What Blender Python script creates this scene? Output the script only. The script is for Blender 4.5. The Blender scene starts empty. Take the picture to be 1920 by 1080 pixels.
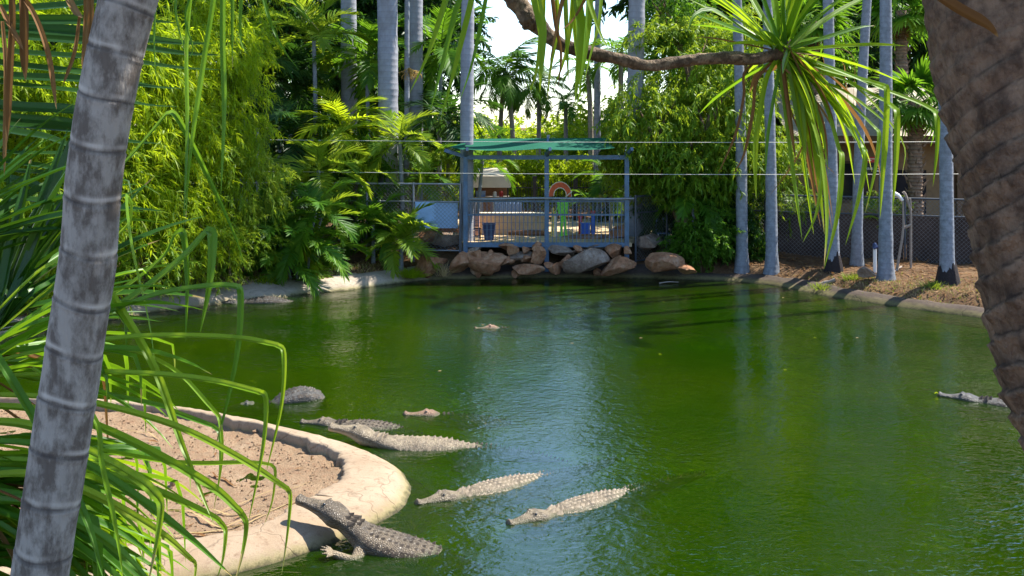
import bpy, bmesh, math, random
import numpy as np
from mathutils import Vector, Matrix, Euler

SC = bpy.context.scene
COL = SC.collection
R = math.radians
RNG = np.random.default_rng(11)
random.seed(5)

# ------------------------------------------------------------------ camera, world, sun, exposure
EYE = 4.0            # camera height above the water (m)
FPX = 1900.0         # focal length in photograph pixels
HOR = 236.0          # photograph row of the horizon
cam_d = bpy.data.cameras.new('camera')
cam = bpy.data.objects.new('camera', cam_d); COL.objects.link(cam)
cam.location = (0, 0, EYE); cam.rotation_euler = (R(90), 0, 0)
cam_d.sensor_width = 36.0; cam_d.lens = 36.0 * FPX / 1920.0
cam_d.shift_y = -(540.0 - HOR) / 1920.0
cam_d.clip_start = 0.05; cam_d.clip_end = 3000
SC.camera = cam

SUN_EL, SUN_AZ = 55.0, 66.0      # elevation; azimuth from straight ahead (+Y) towards the right (+X)
world = bpy.data.worlds.new('World'); SC.world = world; world.use_nodes = True
wn = world.node_tree.nodes; wl = world.node_tree.links
sky = wn.new('ShaderNodeTexSky'); sky.sky_type = 'NISHITA'; sky.sun_disc = False
sky.sun_elevation = R(SUN_EL); sky.sun_rotation = R(SUN_AZ); sky.air_density = 1.0; sky.dust_density = 0.15; sky.ozone_density = 3.0
bg = wn['Background']; bg.inputs['Strength'].default_value = 0.14
wl.new(sky.outputs[0], bg.inputs['Color'])
sun_d = bpy.data.lights.new('sun', 'SUN'); sun_d.energy = 5.0; sun_d.angle = R(0.5); sun_d.color = (1.0, 0.94, 0.84)
sun = bpy.data.objects.new('sun', sun_d); COL.objects.link(sun)
TO_SUN = Vector((math.sin(R(SUN_AZ)) * math.cos(R(SUN_EL)), math.cos(R(SUN_AZ)) * math.cos(R(SUN_EL)), math.sin(R(SUN_EL))))
sun.rotation_euler = TO_SUN.to_track_quat('Z', 'Y').to_euler(); sun.location = (10, 10, 40)
vs = SC.view_settings
vs.view_transform = 'Standard'; vs.look = 'None'; vs.exposure = 1.42; vs.gamma = 1.0; vs.use_curve_mapping = False
SC.cycles.max_bounces = 8; SC.cycles.transparent_max_bounces = 12
SC.cycles.transmission_bounces = 6; SC.cycles.diffuse_bounces = 4; SC.cycles.glossy_bounces = 3
SC.cycles.caustics_reflective = False; SC.cycles.caustics_refractive = False
SC.cycles.sample_clamp_indirect = 6.0
SC.cycles.use_denoising = True

# ------------------------------------------------------------------ helpers
def at(px, py, d):
    """a point seen at photograph pixel (px, py), d metres in front of the camera"""
    return np.array([(px - 960.0) / FPX * d, d, EYE - (py - HOR) / FPX * d])

def onz(px, py, z=0.0):
    d = FPX * (EYE - z) / (py - HOR)
    return np.array([(px - 960.0) / FPX * d, d, z])

class Mesh:
    """collects vertices and faces for one mesh object"""
    def __init__(self):
        self.V = []; self.F = []; self.A = []; self.n = 0; self.M = []
    def add(self, V, F, v=0.5, m=0):
        V = np.asarray(V, float).reshape(-1, 3)
        F = np.asarray(F, int)
        self.V.append(V); self.F.append(F + self.n); self.M.append(np.full(len(F), m, int))
        a = np.empty(len(V)); a[:] = v
        self.A.append(a); self.n += len(V)
        return self
    def box(self, c, s, rot=None, v=0.5, m=0):
        c = np.asarray(c, float); s = np.asarray(s, float) / 2
        P = np.array([[x, y, z] for z in (-1, 1) for y in (-1, 1) for x in (-1, 1)], float) * s
        if rot is not None:
            P = P @ np.array(Euler(rot).to_matrix()).T
        return self.add(P + c, [[0, 2, 3, 1], [4, 5, 7, 6], [0, 1, 5, 4], [2, 6, 7, 3], [0, 4, 6, 2], [1, 3, 7, 5]], v, m)
    def bar(self, a, b, w, h=None, v=0.5, m=0):
        a = np.asarray(a, float); b = np.asarray(b, float); h = h or w
        t = b - a; L = np.linalg.norm(t); t = t / L
        up = np.array([0, 0, 1.0]) if abs(t[2]) < .95 else np.array([0, 1.0, 0])
        s = np.cross(t, up); s /= np.linalg.norm(s); u = np.cross(s, t)
        P = [p + s * x * w / 2 + u * y * h / 2 for p in (a, b) for (x, y) in ((-1, -1), (1, -1), (1, 1), (-1, 1))]
        return self.add(P, [[0, 1, 2, 3], [7, 6, 5, 4], [0, 4, 5, 1], [1, 5, 6, 2], [2, 6, 7, 3], [3, 7, 4, 0]], v, m)
    def tube(self, P, r, sides=8, v=0.5, cap=True, m=0):
        P = np.asarray(P, float); n = len(P); r = np.broadcast_to(np.asarray(r, float), (n,))
        T = np.gradient(P, axis=0); T /= np.linalg.norm(T, axis=1)[:, None] + 1e-9
        up = np.array([0, 0, 1.0]) if abs(T[0][2]) < .9 else np.array([0, 1.0, 0])
        s = np.cross(T[0], up); s /= np.linalg.norm(s)
        out = []; ang = np.arange(sides) * 2 * np.pi / sides
        for i in range(n):
            s = s - T[i] * (s @ T[i]); s /= np.linalg.norm(s); u = np.cross(T[i], s)
            out.append(P[i] + r[i] * (np.cos(ang)[:, None] * s + np.sin(ang)[:, None] * u))
        V = np.concatenate(out)
        i, j = np.meshgrid(np.arange(n - 1), np.arange(sides), indexing='ij'); k = (j + 1) % sides
        F = np.stack([i * sides + j, i * sides + k, (i + 1) * sides + k, (i + 1) * sides + j], -1).reshape(-1, 4)
        vv = np.repeat(np.broadcast_to(np.asarray(v, float), (n,)), sides)
        self.add(V, F, vv, m)
        if cap:
            for b, rev in ((0, True), (n - 1, False)):
                c = out[b].mean(0); W = np.concatenate([out[b], [c]])
                f = [[(q + 1) % sides, q, sides] if rev else [q, (q + 1) % sides, sides] for q in range(sides)]
                self.add(W, f, vv[b * sides], m)
        return self
    def build(self, name, mats, origin=(0, 0, 0), smooth=True):
        me = bpy.data.meshes.new(name)
        V = np.concatenate(self.V) - np.asarray(origin, float)
        me.vertices.add(len(V)); me.vertices.foreach_set('co', V.astype(np.float32).ravel())
        nl = sum(f.size for f in self.F); me.loops.add(nl)
        me.loops.foreach_set('vertex_index', np.concatenate([f.ravel() for f in self.F]).astype(np.int32))
        cnt = np.concatenate([np.full(len(f), f.shape[1]) for f in self.F])
        st = np.concatenate([[0], np.cumsum(cnt)[:-1]])
        me.polygons.add(len(cnt)); me.polygons.foreach_set('loop_start', st.astype(np.int32))
        me.polygons.foreach_set('loop_total', cnt.astype(np.int32))
        me.polygons.foreach_set('material_index', np.concatenate(self.M).astype(np.int32))
        me.polygons.foreach_set('use_smooth', np.full(len(cnt), smooth))
        at_ = me.attributes.new('v', 'FLOAT', 'POINT'); at_.data.foreach_set('value', np.concatenate(self.A).astype(np.float32))
        for m in (mats if isinstance(mats, (list, tuple)) else [mats]):
            me.materials.append(MAT[m])
        me.update(calc_edges=True); me.validate()
        return me

def link(name, me, parent=None, loc=(0, 0, 0), rot=(0, 0, 0), scale=1.0, kind=None, label=None):
    o = bpy.data.objects.new(name, me); COL.objects.link(o)
    o.location = tuple(loc); o.rotation_euler = tuple(rot)
    o.scale = (scale,) * 3 if np.isscalar(scale) else tuple(scale)
    if parent is not None: o.parent = parent
    if kind: o['kind'] = kind
    if label: o['label'] = label
    return o

def tag(o, label, cat, group=None):
    o['label'] = label; o['category'] = cat
    if group: o['group'] = group
    return o

def thing(name, loc, label, cat, group=None, rotz=0.0):
    o = bpy.data.objects.new(name, None); COL.objects.link(o)
    o.empty_display_size = 0.2; o.location = tuple(loc); o.rotation_euler = (0, 0, rotz)
    return tag(o, label, cat, group)

def crom(P, sub=8):
    """Catmull-Rom through the points of an open line"""
    P = np.asarray(P, float); Q = np.concatenate([[2 * P[0] - P[1]], P, [2 * P[-1] - P[-2]]])
    out = []
    for i in range(len(P) - 1):
        a, b, c, d = Q[i:i + 4]
        for t in np.arange(sub) / sub:
            out.append(.5 * (2 * b + (c - a) * t + (2 * a - 5 * b + 4 * c - d) * t * t + (3 * b - a - 3 * c + d) * t ** 3))
    out.append(P[-1]); return np.array(out)

def sm(e0, e1, x):
    t = np.clip((x - e0) / (e1 - e0), 0, 1); return t * t * (3 - 2 * t)

_perm = np.random.default_rng(3).random((64, 64))
def vnoise(x, y):
    x = np.asarray(x, float); y = np.asarray(y, float)
    i = np.floor(x).astype(int); j = np.floor(y).astype(int); u = x - i; w = y - j
    u = u * u * (3 - 2 * u); w = w * w * (3 - 2 * w)
    g = lambda a, b: _perm[a % 64, b % 64]
    return (g(i, j) * (1 - u) + g(i + 1, j) * u) * (1 - w) + (g(i, j + 1) * (1 - u) + g(i + 1, j + 1) * u) * w - .5

# ------------------------------------------------------------------ materials
MAT = {}
class NT:
    def __init__(self, name):
        m = bpy.data.materials.new(name); m.use_nodes = True; MAT[name] = m
        self.m = m; self.t = m.node_tree; self.t.nodes.clear()
        self.out = self.n('ShaderNodeOutputMaterial')
    def n(self, kind, **kw):
        nd = self.t.nodes.new(kind)
        for k, v in kw.items(): setattr(nd, k, v)
        return nd
    def l(self, a, b): self.t.links.new(a, b)
    def set(self, nd, **kw):
        for k, v in kw.items():
            key = k.replace('_', ' ')
            s = nd.inputs[key] if key in nd.inputs else nd.inputs[k]
            if hasattr(v, 'is_linked') or isinstance(v, bpy.types.NodeSocket): self.l(v, s)
            else: s.default_value = v
        return nd
    def coord(self, which='Object', scale=(1, 1, 1)):
        c = self.n('ShaderNodeTexCoord'); mp = self.n('ShaderNodeMapping'); mp.inputs['Scale'].default_value = scale
        self.l(c.outputs[which], mp.inputs['Vector']); return mp.outputs[0]
    def noise(self, vec, scale, detail=4, rough=.55, dist=0.0):
        nd = self.n('ShaderNodeTexNoise'); self.l(vec, nd.inputs['Vector'])
        self.set(nd, Scale=scale, Detail=detail, Roughness=rough, Distortion=dist); return nd.outputs['Fac']
    def ramp(self, fac, stops):
        nd = self.n('ShaderNodeValToRGB'); self.l(fac, nd.inputs[0]); e = nd.color_ramp.elements
        while len(e) < len(stops): e.new(0.5)
        for k, (p, c) in enumerate(stops):
            e[k].position = p; e[k].color = (*c, 1) if len(c) == 3 else c
        return nd.outputs[0]
    def mix(self, fac, a, b, mode='MIX'):
        nd = self.n('ShaderNodeMix', data_type='RGBA', blend_type=mode)
        for s, x in ((nd.inputs[0], fac), (nd.inputs[6], a), (nd.inputs[7], b)):
            if isinstance(x, bpy.types.NodeSocket): self.l(x, s)
            elif isinstance(x, (int, float)): s.default_value = x
            else: s.default_value = (*x, 1)
        return nd.outputs[2]
    def math(self, op, a, b=0.0, c=None):
        nd = self.n('ShaderNodeMath', operation=op)
        for s, x in zip(nd.inputs, (a, b, c)):
            if x is None: continue
            if isinstance(x, bpy.types.NodeSocket): self.l(x, s)
            else: s.default_value = x
        return nd.outputs[0]
    def attr(self, name='v'):
        nd = self.n('ShaderNodeAttribute'); nd.attribute_name = name; return nd.outputs['Fac']
    def rnd(self):
        return self.n('ShaderNodeObjectInfo').outputs['Random']
    def bump(self, h, strength=.5, dist=.02):
        nd = self.n('ShaderNodeBump'); self.l(h, nd.inputs['Height']); self.set(nd, Strength=strength, Distance=dist); return nd.outputs[0]
    def bsdf(self, color, rough=.7, metal=0.0, spec=.4, normal=None):
        b = self.n('ShaderNodeBsdfPrincipled')
        for key, x in (('Base Color', color), ('Roughness', rough), ('Metallic', metal), ('Specular IOR Level', spec)):
            s = b.inputs[key]
            if isinstance(x, bpy.types.NodeSocket): self.l(x, s)
            elif key == 'Base Color': s.default_value = (*x, 1)
            else: s.default_value = x
        if normal is not None: self.l(normal, b.inputs['Normal'])
        return b.outputs[0]
    def end(self, sh): self.l(sh, self.out.inputs['Surface'])

def solid(name, c, rough=.6, metal=0.0, spec=.4, var=.25, scale=6.0, bump=.15, bdist=.01, dirt=None):
    """one plain material with uneven tone, a little dirt and fine relief"""
    t = NT(name); v = t.coord()
    n1 = t.noise(v, scale, 5); n2 = t.noise(v, scale * 6, 4)
    c = np.array(c); lo = tuple(c * (1 - var)); hi = tuple(np.minimum(c * (1 + var), .95))
    col = t.ramp(n1, [(.3, lo), (.7, hi)])
    if dirt is not None:
        f = t.ramp(n2, [(.5, (0, 0, 0)), (.72, (1, 1, 1))]); col = t.mix(t.math('MULTIPLY', f, .6), col, dirt)
    t.end(t.bsdf(col, rough, metal, spec, t.bump(n2, bump, bdist))); return t

def leafmat(name, stops, trans=.45, tcol=(.35, .5, .03), rough=.45, spec=.2, dry=None, var=.5):
    """leaf blade: colour by leaf, by plant and along the blade; light passes through it"""
    t = NT(name); v = t.coord(); a = t.attr()
    f = t.math('ADD', t.math('MULTIPLY', a, .65), t.math('MULTIPLY', t.rnd(), .35))
    col = t.ramp(f, stops)
    n = t.noise(v, 9.0, 3); col = t.mix(t.math('MULTIPLY', n, var), col, tuple(np.array(stops[0][1]) * .7))
    if dry is not None:
        g = t.math('GREATER_THAN', a, .955); col = t.mix(g, col, dry)
    tc = t.mix(.6, col, tcol)
    tr = t.n('ShaderNodeBsdfTranslucent'); t.l(tc, tr.inputs['Color'])
    mx = t.n('ShaderNodeMixShader'); mx.inputs[0].default_value = trans
    t.l(t.bsdf(col, rough, 0, spec), mx.inputs[1]); t.l(tr.outputs[0], mx.inputs[2])
    t.end(mx.outputs[0]); return t

# foliage
leafmat('leaf_palm', [(0, (.018, .06, .008)), (.45, (.055, .16, .010)), (.8, (.115, .24, .016)), (1, (.19, .26, .025))], .42, (.26, .5, .02), dry=(.34, .20, .07), var=.3)
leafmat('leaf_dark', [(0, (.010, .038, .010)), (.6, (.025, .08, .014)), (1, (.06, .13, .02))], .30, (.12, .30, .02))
leafmat('leaf_bright', [(0, (.06, .15, .010)), (.5, (.13, .24, .014)), (1, (.26, .32, .03))], .5, (.48, .6, .03), dry=(.4, .3, .08), var=.25)
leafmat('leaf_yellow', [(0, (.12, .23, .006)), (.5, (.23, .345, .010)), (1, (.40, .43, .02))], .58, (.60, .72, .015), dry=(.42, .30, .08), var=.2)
leafmat('leaf_strap', [(0, (.025, .10, .006)), (.5, (.06, .18, .008)), (1, (.15, .30, .015))], .40, (.34, .58, .015), rough=.40, spec=.28, var=.35, dry=(.36, .26, .10))
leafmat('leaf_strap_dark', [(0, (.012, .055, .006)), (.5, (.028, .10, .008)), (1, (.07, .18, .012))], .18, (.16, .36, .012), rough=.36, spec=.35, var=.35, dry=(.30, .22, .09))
leafmat('leaf_strap_pale', [(0, (.07, .19, .008)), (.6, (.15, .29, .012)), (1, (.30, .38, .025))], .50, (.5, .64, .015), rough=.40, spec=.25, var=.3, dry=(.42, .32, .13))
leafmat('leaf_dead', [(0, (.10, .045, .018)), (.5, (.22, .11, .04)), (1, (.42, .29, .14))], .25, (.4, .2, .05), rough=.7, spec=.15)
leafmat('straw', [(0, (.34, .23, .10)), (.6, (.50, .38, .19)), (1, (.62, .50, .29))], .15, (.5, .4, .1), rough=.8, spec=.1)
leafmat('grass_green', [(0, (.07, .13, .015)), (.6, (.18, .24, .03)), (1, (.38, .36, .07))], .4, (.4, .5, .03), rough=.6)

# bark
def barkmat(name, base, dark, ringcol, rs=7.0, blotch=(.45, .6), fine=30, bs=.5, bd=.012, zs=1.0):
    t = NT(name); v = t.coord(scale=(1, 1, zs)); vz = t.coord(scale=(1, 1, .25)); a = t.attr()
    big = t.noise(v, rs, 8, .68); fi = t.noise(vz, fine, 4)
    col = t.mix(t.ramp(big, [(blotch[0], (0, 0, 0)), (blotch[1], (1, 1, 1))]), base, dark)
    col = t.mix(t.math('MULTIPLY', fi, .5), col, tuple(np.array(base) * .62))
    col = t.mix(t.math('MULTIPLY', t.rnd(), .35), col, tuple(np.array(dark) * 1.1)); stn = t.noise(t.coord(scale=(1, 1, .35)), 2.2, 4, .6)
    col = t.mix(t.ramp(stn, [(.52, (0, 0, 0)), (.72, (.6, .6, .6))]), col, tuple(np.array(dark) * .75 * np.array([1.1, 1.0, .85])))
    col = t.mix(t.math('MULTIPLY', a, .85), col, ringcol); col = t.mix(t.math('MULTIPLY', t.math('MAXIMUM', t.math('MULTIPLY', a, -1.0), 0.0), .8), col, tuple(np.minimum(np.array(base) * 1.5, .6)))
    h = t.math('ADD', fi, t.math('MULTIPLY', big, .7))
    t.end(t.bsdf(col, .82, 0, .2, t.bump(h, bs, bd))); return t
barkmat('bark_grey_near', (.37, .335, .305), (.085, .066, .055), (.05, .04, .038), 15.0, (.43, .58), 90, .6, .008, .5)
barkmat('bark_royal', (.30, .31, .35), (.19, .19, .22), (.16, .15, .17), 4.0, (.45, .7), 26)
barkmat('bark_slender', (.28, .30, .34), (.13, .145, .16), (.13, .13, .15), 9.0, (.40, .66), 40)
barkmat('bark_brown', (.26, .18, .12), (.11, .07, .045), (.06, .04, .03), 6.0, (.42, .62), 20)
barkmat('bark_rough', (.27, .185, .135), (.06, .038, .03), (.022, .014, .012), 13.0, (.40, .62), 42, .9, .03)
barkmat('bark_burnt', (.05, .04, .038), (.02, .016, .015), (.025, .02, .02), 9.0, (.4, .6), 40, .9, .03)
barkmat('bark_branch', (.30, .22, .15), (.055, .036, .024), (.04, .027, .02), 22.0, (.40, .58), 60, .9, .02)
barkmat('bark_coco', (.33, .29, .24), (.20, .17, .14), (.12, .10, .08), 4.0, (.45, .7), 22)

# ground and masonry
def groundmat():
    t = NT('soil'); v = t.coord()
    a = t.noise(v, .9, 6, .65); b = t.noise(v, 7, 6, .7); c = t.noise(v, 38, 4, .7)
    col = t.ramp(a, [(.30, (.075, .043, .025)), (.52, (.15, .088, .048)), (.72, (.24, .15, .08))])
    col = t.mix(t.ramp(b, [(.5, (0, 0, 0)), (.68, (.8, .8, .8))]), col, (.23, .155, .08))
    col = t.mix(t.ramp(c, [(.48, (0, 0, 0)), (.7, (.7, .7, .7))]), col, (.055, .032, .02))
    t.end(t.bsdf(col, .95, 0, .1, t.bump(t.math('ADD', b, c), .9, .05)))
groundmat()
def dirtmat():
    t = NT('dirt'); v = t.coord()
    a = t.noise(v, 2.2, 6, .65); b = t.noise(v, 16, 6, .75); c = t.noise(v, 70, 4, .7)
    col = t.ramp(a, [(.3, (.26, .17, .10)), (.55, (.335, .23, .14)), (.75, (.40, .295, .195))])
    col = t.mix(t.ramp(b, [(.50, (0, 0, 0)), (.70, (.75, .75, .75))]), col, (.30, .15, .085))
    col = t.mix(t.ramp(c, [(.55, (0, 0, 0)), (.75, (.5, .5, .5))]), col, (.62, .48, .36))
    t.end(t.bsdf(col, .95, 0, .1, t.bump(t.math('ADD', t.math('MULTIPLY', b, 1.2), c), 1.0, .035)))
dirtmat()
def concretemat(name, base, warm, stain, z_alga):
    t = NT(name); v = t.coord(); g = t.n('ShaderNodeNewGeometry'); sp = t.n('ShaderNodeSeparateXYZ'); t.l(g.outputs['Position'], sp.inputs[0])
    a = t.noise(v, 1.6, 6, .6); b = t.noise(v, 12, 5, .7); c = t.noise(v, 90, 3, .7)
    col = t.ramp(a, [(.3, warm), (.65, base)])
    col = t.mix(t.ramp(b, [(.52, (0, 0, 0)), (.75, (.8, .8, .8))]), col, stain)
    col = t.mix(t.ramp(c, [(.52, (0, 0, 0)), (.72, (.35, .35, .35))]), col, tuple(np.array(stain) * .6))
    zz = t.math('ADD', sp.outputs[2], t.math('MULTIPLY', t.math('SUBTRACT', b, .5), .12))
    wet = t.ramp(t.math('DIVIDE', zz, z_alga), [(.15, (1, 1, 1)), (.9, (0, 0, 0))])
    col = t.mix(t.math('MULTIPLY', wet, .8), col, (.17, .15, .055))
    tide = t.ramp(t.math('DIVIDE', zz, z_alga), [(.0, (1, 1, 1)), (.38, (0, 0, 0))]); col = t.mix(t.math('MULTIPLY', tide, .85), col, (.022, .020, .012))
    vo = t.n('ShaderNodeTexVoronoi', feature='DISTANCE_TO_EDGE'); wv = t.n('ShaderNodeMix', data_type='RGBA', blend_type='ADD'); wv.inputs[0].default_value = .35; t.l(v, wv.inputs[6]); nc = t.n('ShaderNodeTexNoise'); t.l(v, nc.inputs['Vector']); nc.inputs['Scale'].default_value = 3.5; t.l(nc.outputs['Color'], wv.inputs[7])
    t.l(wv.outputs[2], vo.inputs['Vector']); vo.inputs['Scale'].default_value = .9
    crack = t.ramp(vo.outputs[0], [(0, (1, 1, 1)), (.012, (0, 0, 0))]); col = t.mix(t.math('MULTIPLY', crack, .28), col, tuple(np.array(stain) * .35))
    t.end(t.bsdf(col, .85, 0, .2, t.bump(t.math('SUBTRACT', t.math('ADD', b, t.math('MULTIPLY', c, .6)), crack), .5, .012)))
concretemat('concrete_ledge', (.31, .24, .165), (.235, .165, .105), (.135, .08, .048), .11)
concretemat('concrete_shaded', (.075, .055, .042), (.055, .040, .030), (.032, .023, .017), .14)  # right and back kerb: wet concrete, with palm shade darkened into its colour
concretemat('concrete_kerb', (.36, .31, .25), (.27, .22, .17), (.15, .115, .085), .12)
def rockmat(name, grey):
    t = NT(name); v = t.coord(); r = t.rnd()
    a = t.noise(v, 3.2, 6, .65, .4); b = t.noise(v, 13, 5, .7)
    col = t.ramp(a, [(.28, (.15, .065, .03)), (.48, (.36, .17, .085)), (.62, (.44, .26, .15)), (.78, (.54, .43, .34))])
    col2 = t.ramp(a, [(.3, (.10, .085, .07)), (.55, (.27, .23, .19)), (.78, (.50, .45, .40))])
    col = t.mix(.75 if grey else .08, col, col2); col = t.mix(t.math('MULTIPLY', r, .35), col, (.20, .075, .03) if not grey else (.10, .085, .07))
    col = t.mix(t.ramp(b, [(.5, (0, 0, 0)), (.7, (.75, .75, .75))]), col, (.13, .07, .042))
    t.end(t.bsdf(col, .9, 0, .2, t.bump(t.math('ADD', a, b), .8, .05)))
rockmat('rock_warm', False); rockmat('rock_grey', True)

# built things
solid('steel_blue', (.065, .125, .20), .55, .2, .5, .25, 5, .1, .004, (.09, .07, .06))
solid('galvanised', (.22, .235, .25), .5, .5, .5, .2, 5, .1, .004, (.18, .15, .12))
solid('dark_rail', (.05, .06, .075), .5, .3, .5, .25, 4, .1, .004)
solid('wire', (.62, .60, .52), .5, .3, .5, .1, 4, .0, .001)
solid('chain_wire', (.16, .165, .17), .55, .5, .4, .15, 3, .0, .001)
solid('sign_blue', (.27, .42, .62), .55, 0, .4, .06, 2, .03, .003, (.20, .30, .44))
solid('tan_paint', (.50, .37, .22), .8, 0, .3, .15, 2, .2, .006, (.32, .22, .13))
solid('pink_paint', (.62, .34, .26), .7, 0, .3, .1, 3)
solid('blue_plastic', (.018, .035, .10), .4, 0, .5, .15, 3)
solid('blue_sheet', (.16, .25, .44), .5, .1, .5, .12, 3, .1, .004)
solid('grey_sheet', (.26, .26, .33), .5, .1, .5, .12, 3, .1, .004)
solid('white_plastic', (.72, .72, .70), .5, 0, .5, .06, 3)
solid('beige_cloth', (.52, .46, .36), .9, 0, .1, .1, 3, .2, .004)
solid('black_metal', (.014, .014, .016), .45, .3, .5, .2, 3)
solid('orange_paint', (.62, .10, .025), .5, 0, .4, .18, 8)
solid('cream_paint', (.70, .62, .48), .6, 0, .4, .08, 6)
solid('lime_paint', (.22, .75, .04), .5, 0, .4, .15, 6)
solid('green_paint', (.02, .28, .06), .5, 0, .4, .15, 6)
solid('yellow_paint', (.70, .52, .02), .5, 0, .4, .12, 6)
solid('red_paint', (.50, .03, .03), .5, 0, .4, .1, 6)
solid('royal_blue', (.02, .10, .50), .5, 0, .4, .1, 6)
solid('wood_brown', (.20, .105, .055), .8, 0, .2, .3, 5, .3, .01, (.08, .04, .025))
solid('wood_grey', (.25, .21, .175), .85, 0, .2, .25, 6, .3, .01, (.18, .14, .11))
solid('wall_tan', (.25, .165, .09), .85, 0, .2, .15, 1.2, .2, .008, (.15, .10, .06))
solid('wall_trim', (.12, .075, .045), .8, 0, .2, .2, 2)
solid('roof_metal', (.24, .20, .145), .55, .1, .4, .12, .8, .05, .004, (.40, .33, .24))
solid('glass_dark', (.02, .022, .026), .1, 0, .6, .1, 2, 0)
solid('screen_brown', (.06, .042, .036), .9, 0, .1, .4, 1.5, .2, .01, (.035, .026, .025))
solid('fruit_brown', (.34, .22, .06), .8, 0, .2, .35, 14)
solid('fruit_orange', (.50, .17, .03), .8, 0, .2, .35, 14)
solid('shade_dark', (.028, .026, .03), .9, 0, .1, .3, 2, .2)
def shadecloth():
    t = NT('shade_cloth'); v = t.coord(); n = t.noise(v, 2.5, 4); w = t.noise(t.coord(scale=(1, 6, 6)), 20, 2)
    col = t.mix(n, (.005, .095, .052), (.009, .15, .088)); col = t.mix(t.math('MULTIPLY', w, .3), col, (.01, .10, .06))
    tr = t.n('ShaderNodeBsdfTranslucent'); t.l(col, tr.inputs[0]); mx = t.n('ShaderNodeMixShader'); mx.inputs[0].default_value = .35
    t.l(t.bsdf(col, .75, 0, .25), mx.inputs[1]); t.l(tr.outputs[0], mx.inputs[2]); t.end(mx.outputs[0])
shadecloth()

def crocmat(name, pale, mid, dark):
    t = NT(name); v = t.coord('Object'); a = t.attr()
    vo = t.n('ShaderNodeTexVoronoi'); t.l(v, vo.inputs['Vector']); vo.inputs['Scale'].default_value = 46
    vo2 = t.n('ShaderNodeTexVoronoi', feature='DISTANCE_TO_EDGE'); t.l(v, vo2.inputs['Vector']); vo2.inputs['Scale'].default_value = 46
    n = t.noise(v, 5, 5, .65); n2 = t.noise(v, 22, 4)
    col = t.ramp(n, [(.32, dark), (.5, mid), (.7, pale)])
    col = t.mix(t.math('MULTIPLY', n2, .5), col, tuple(np.array(dark) * .9))
    col = t.mix(t.ramp(vo2.outputs[0], [(0.0, (.7, .7, .7)), (.12, (0, 0, 0))]), col, tuple(np.array(dark) * .55))
    belly = t.ramp(a, [(.35, (1, 1, 1)), (.55, (0, 0, 0))]); col = t.mix(t.math('MULTIPLY', belly, .75), col, tuple(np.minimum(np.array(pale) * 1.15, .8)))
    gr = t.math('GREATER_THAN', a, 1.5); col = t.mix(gr, col, (.015, .012, .010))
    gp_ = t.n('ShaderNodeNewGeometry'); sz = t.n('ShaderNodeSeparateXYZ'); t.l(gp_.outputs['Position'], sz.inputs[0]); wz = t.math('ADD', sz.outputs[2], t.math('MULTIPLY', t.math('SUBTRACT', n2, .5), .03))
    col = t.mix(t.math('MULTIPLY', t.ramp(t.math('MULTIPLY_ADD', wz, 10.0, .3), [(.0, (0, 0, 0)), (.22, (1, 1, 1)), (.36, (1, 1, 1)), (.6, (0, 0, 0))]), .75), col, (.05, .055, .02))
    h = t.math('ADD', t.ramp(vo2.outputs[0], [(0, (0, 0, 0)), (.25, (1, 1, 1))]), t.math('MULTIPLY', n2, .4))
    t.end(t.bsdf(col, .5, 0, .4, t.bump(h, .7, .008)))
crocmat('croc_pale', (.34, .275, .18), (.23, .18, .115), (.07, .053, .034))
crocmat('croc_brown', (.21, .16, .10), (.12, .092, .06), (.042, .032, .023))
solid('scute_shaded', (.055, .042, .03), .6, 0, .3, .4, 20)  # browned deeper so the colour carries the shadows the scutes throw
solid('scute_pale', (.24, .19, .13), .65, 0, .3, .45, 20)
crocmat('croc_grey', (.105, .098, .088), (.06, .056, .05), (.022, .02, .018))
crocmat('croc_red', (.34, .20, .12), (.22, .13, .075), (.10, .06, .04))

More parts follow.
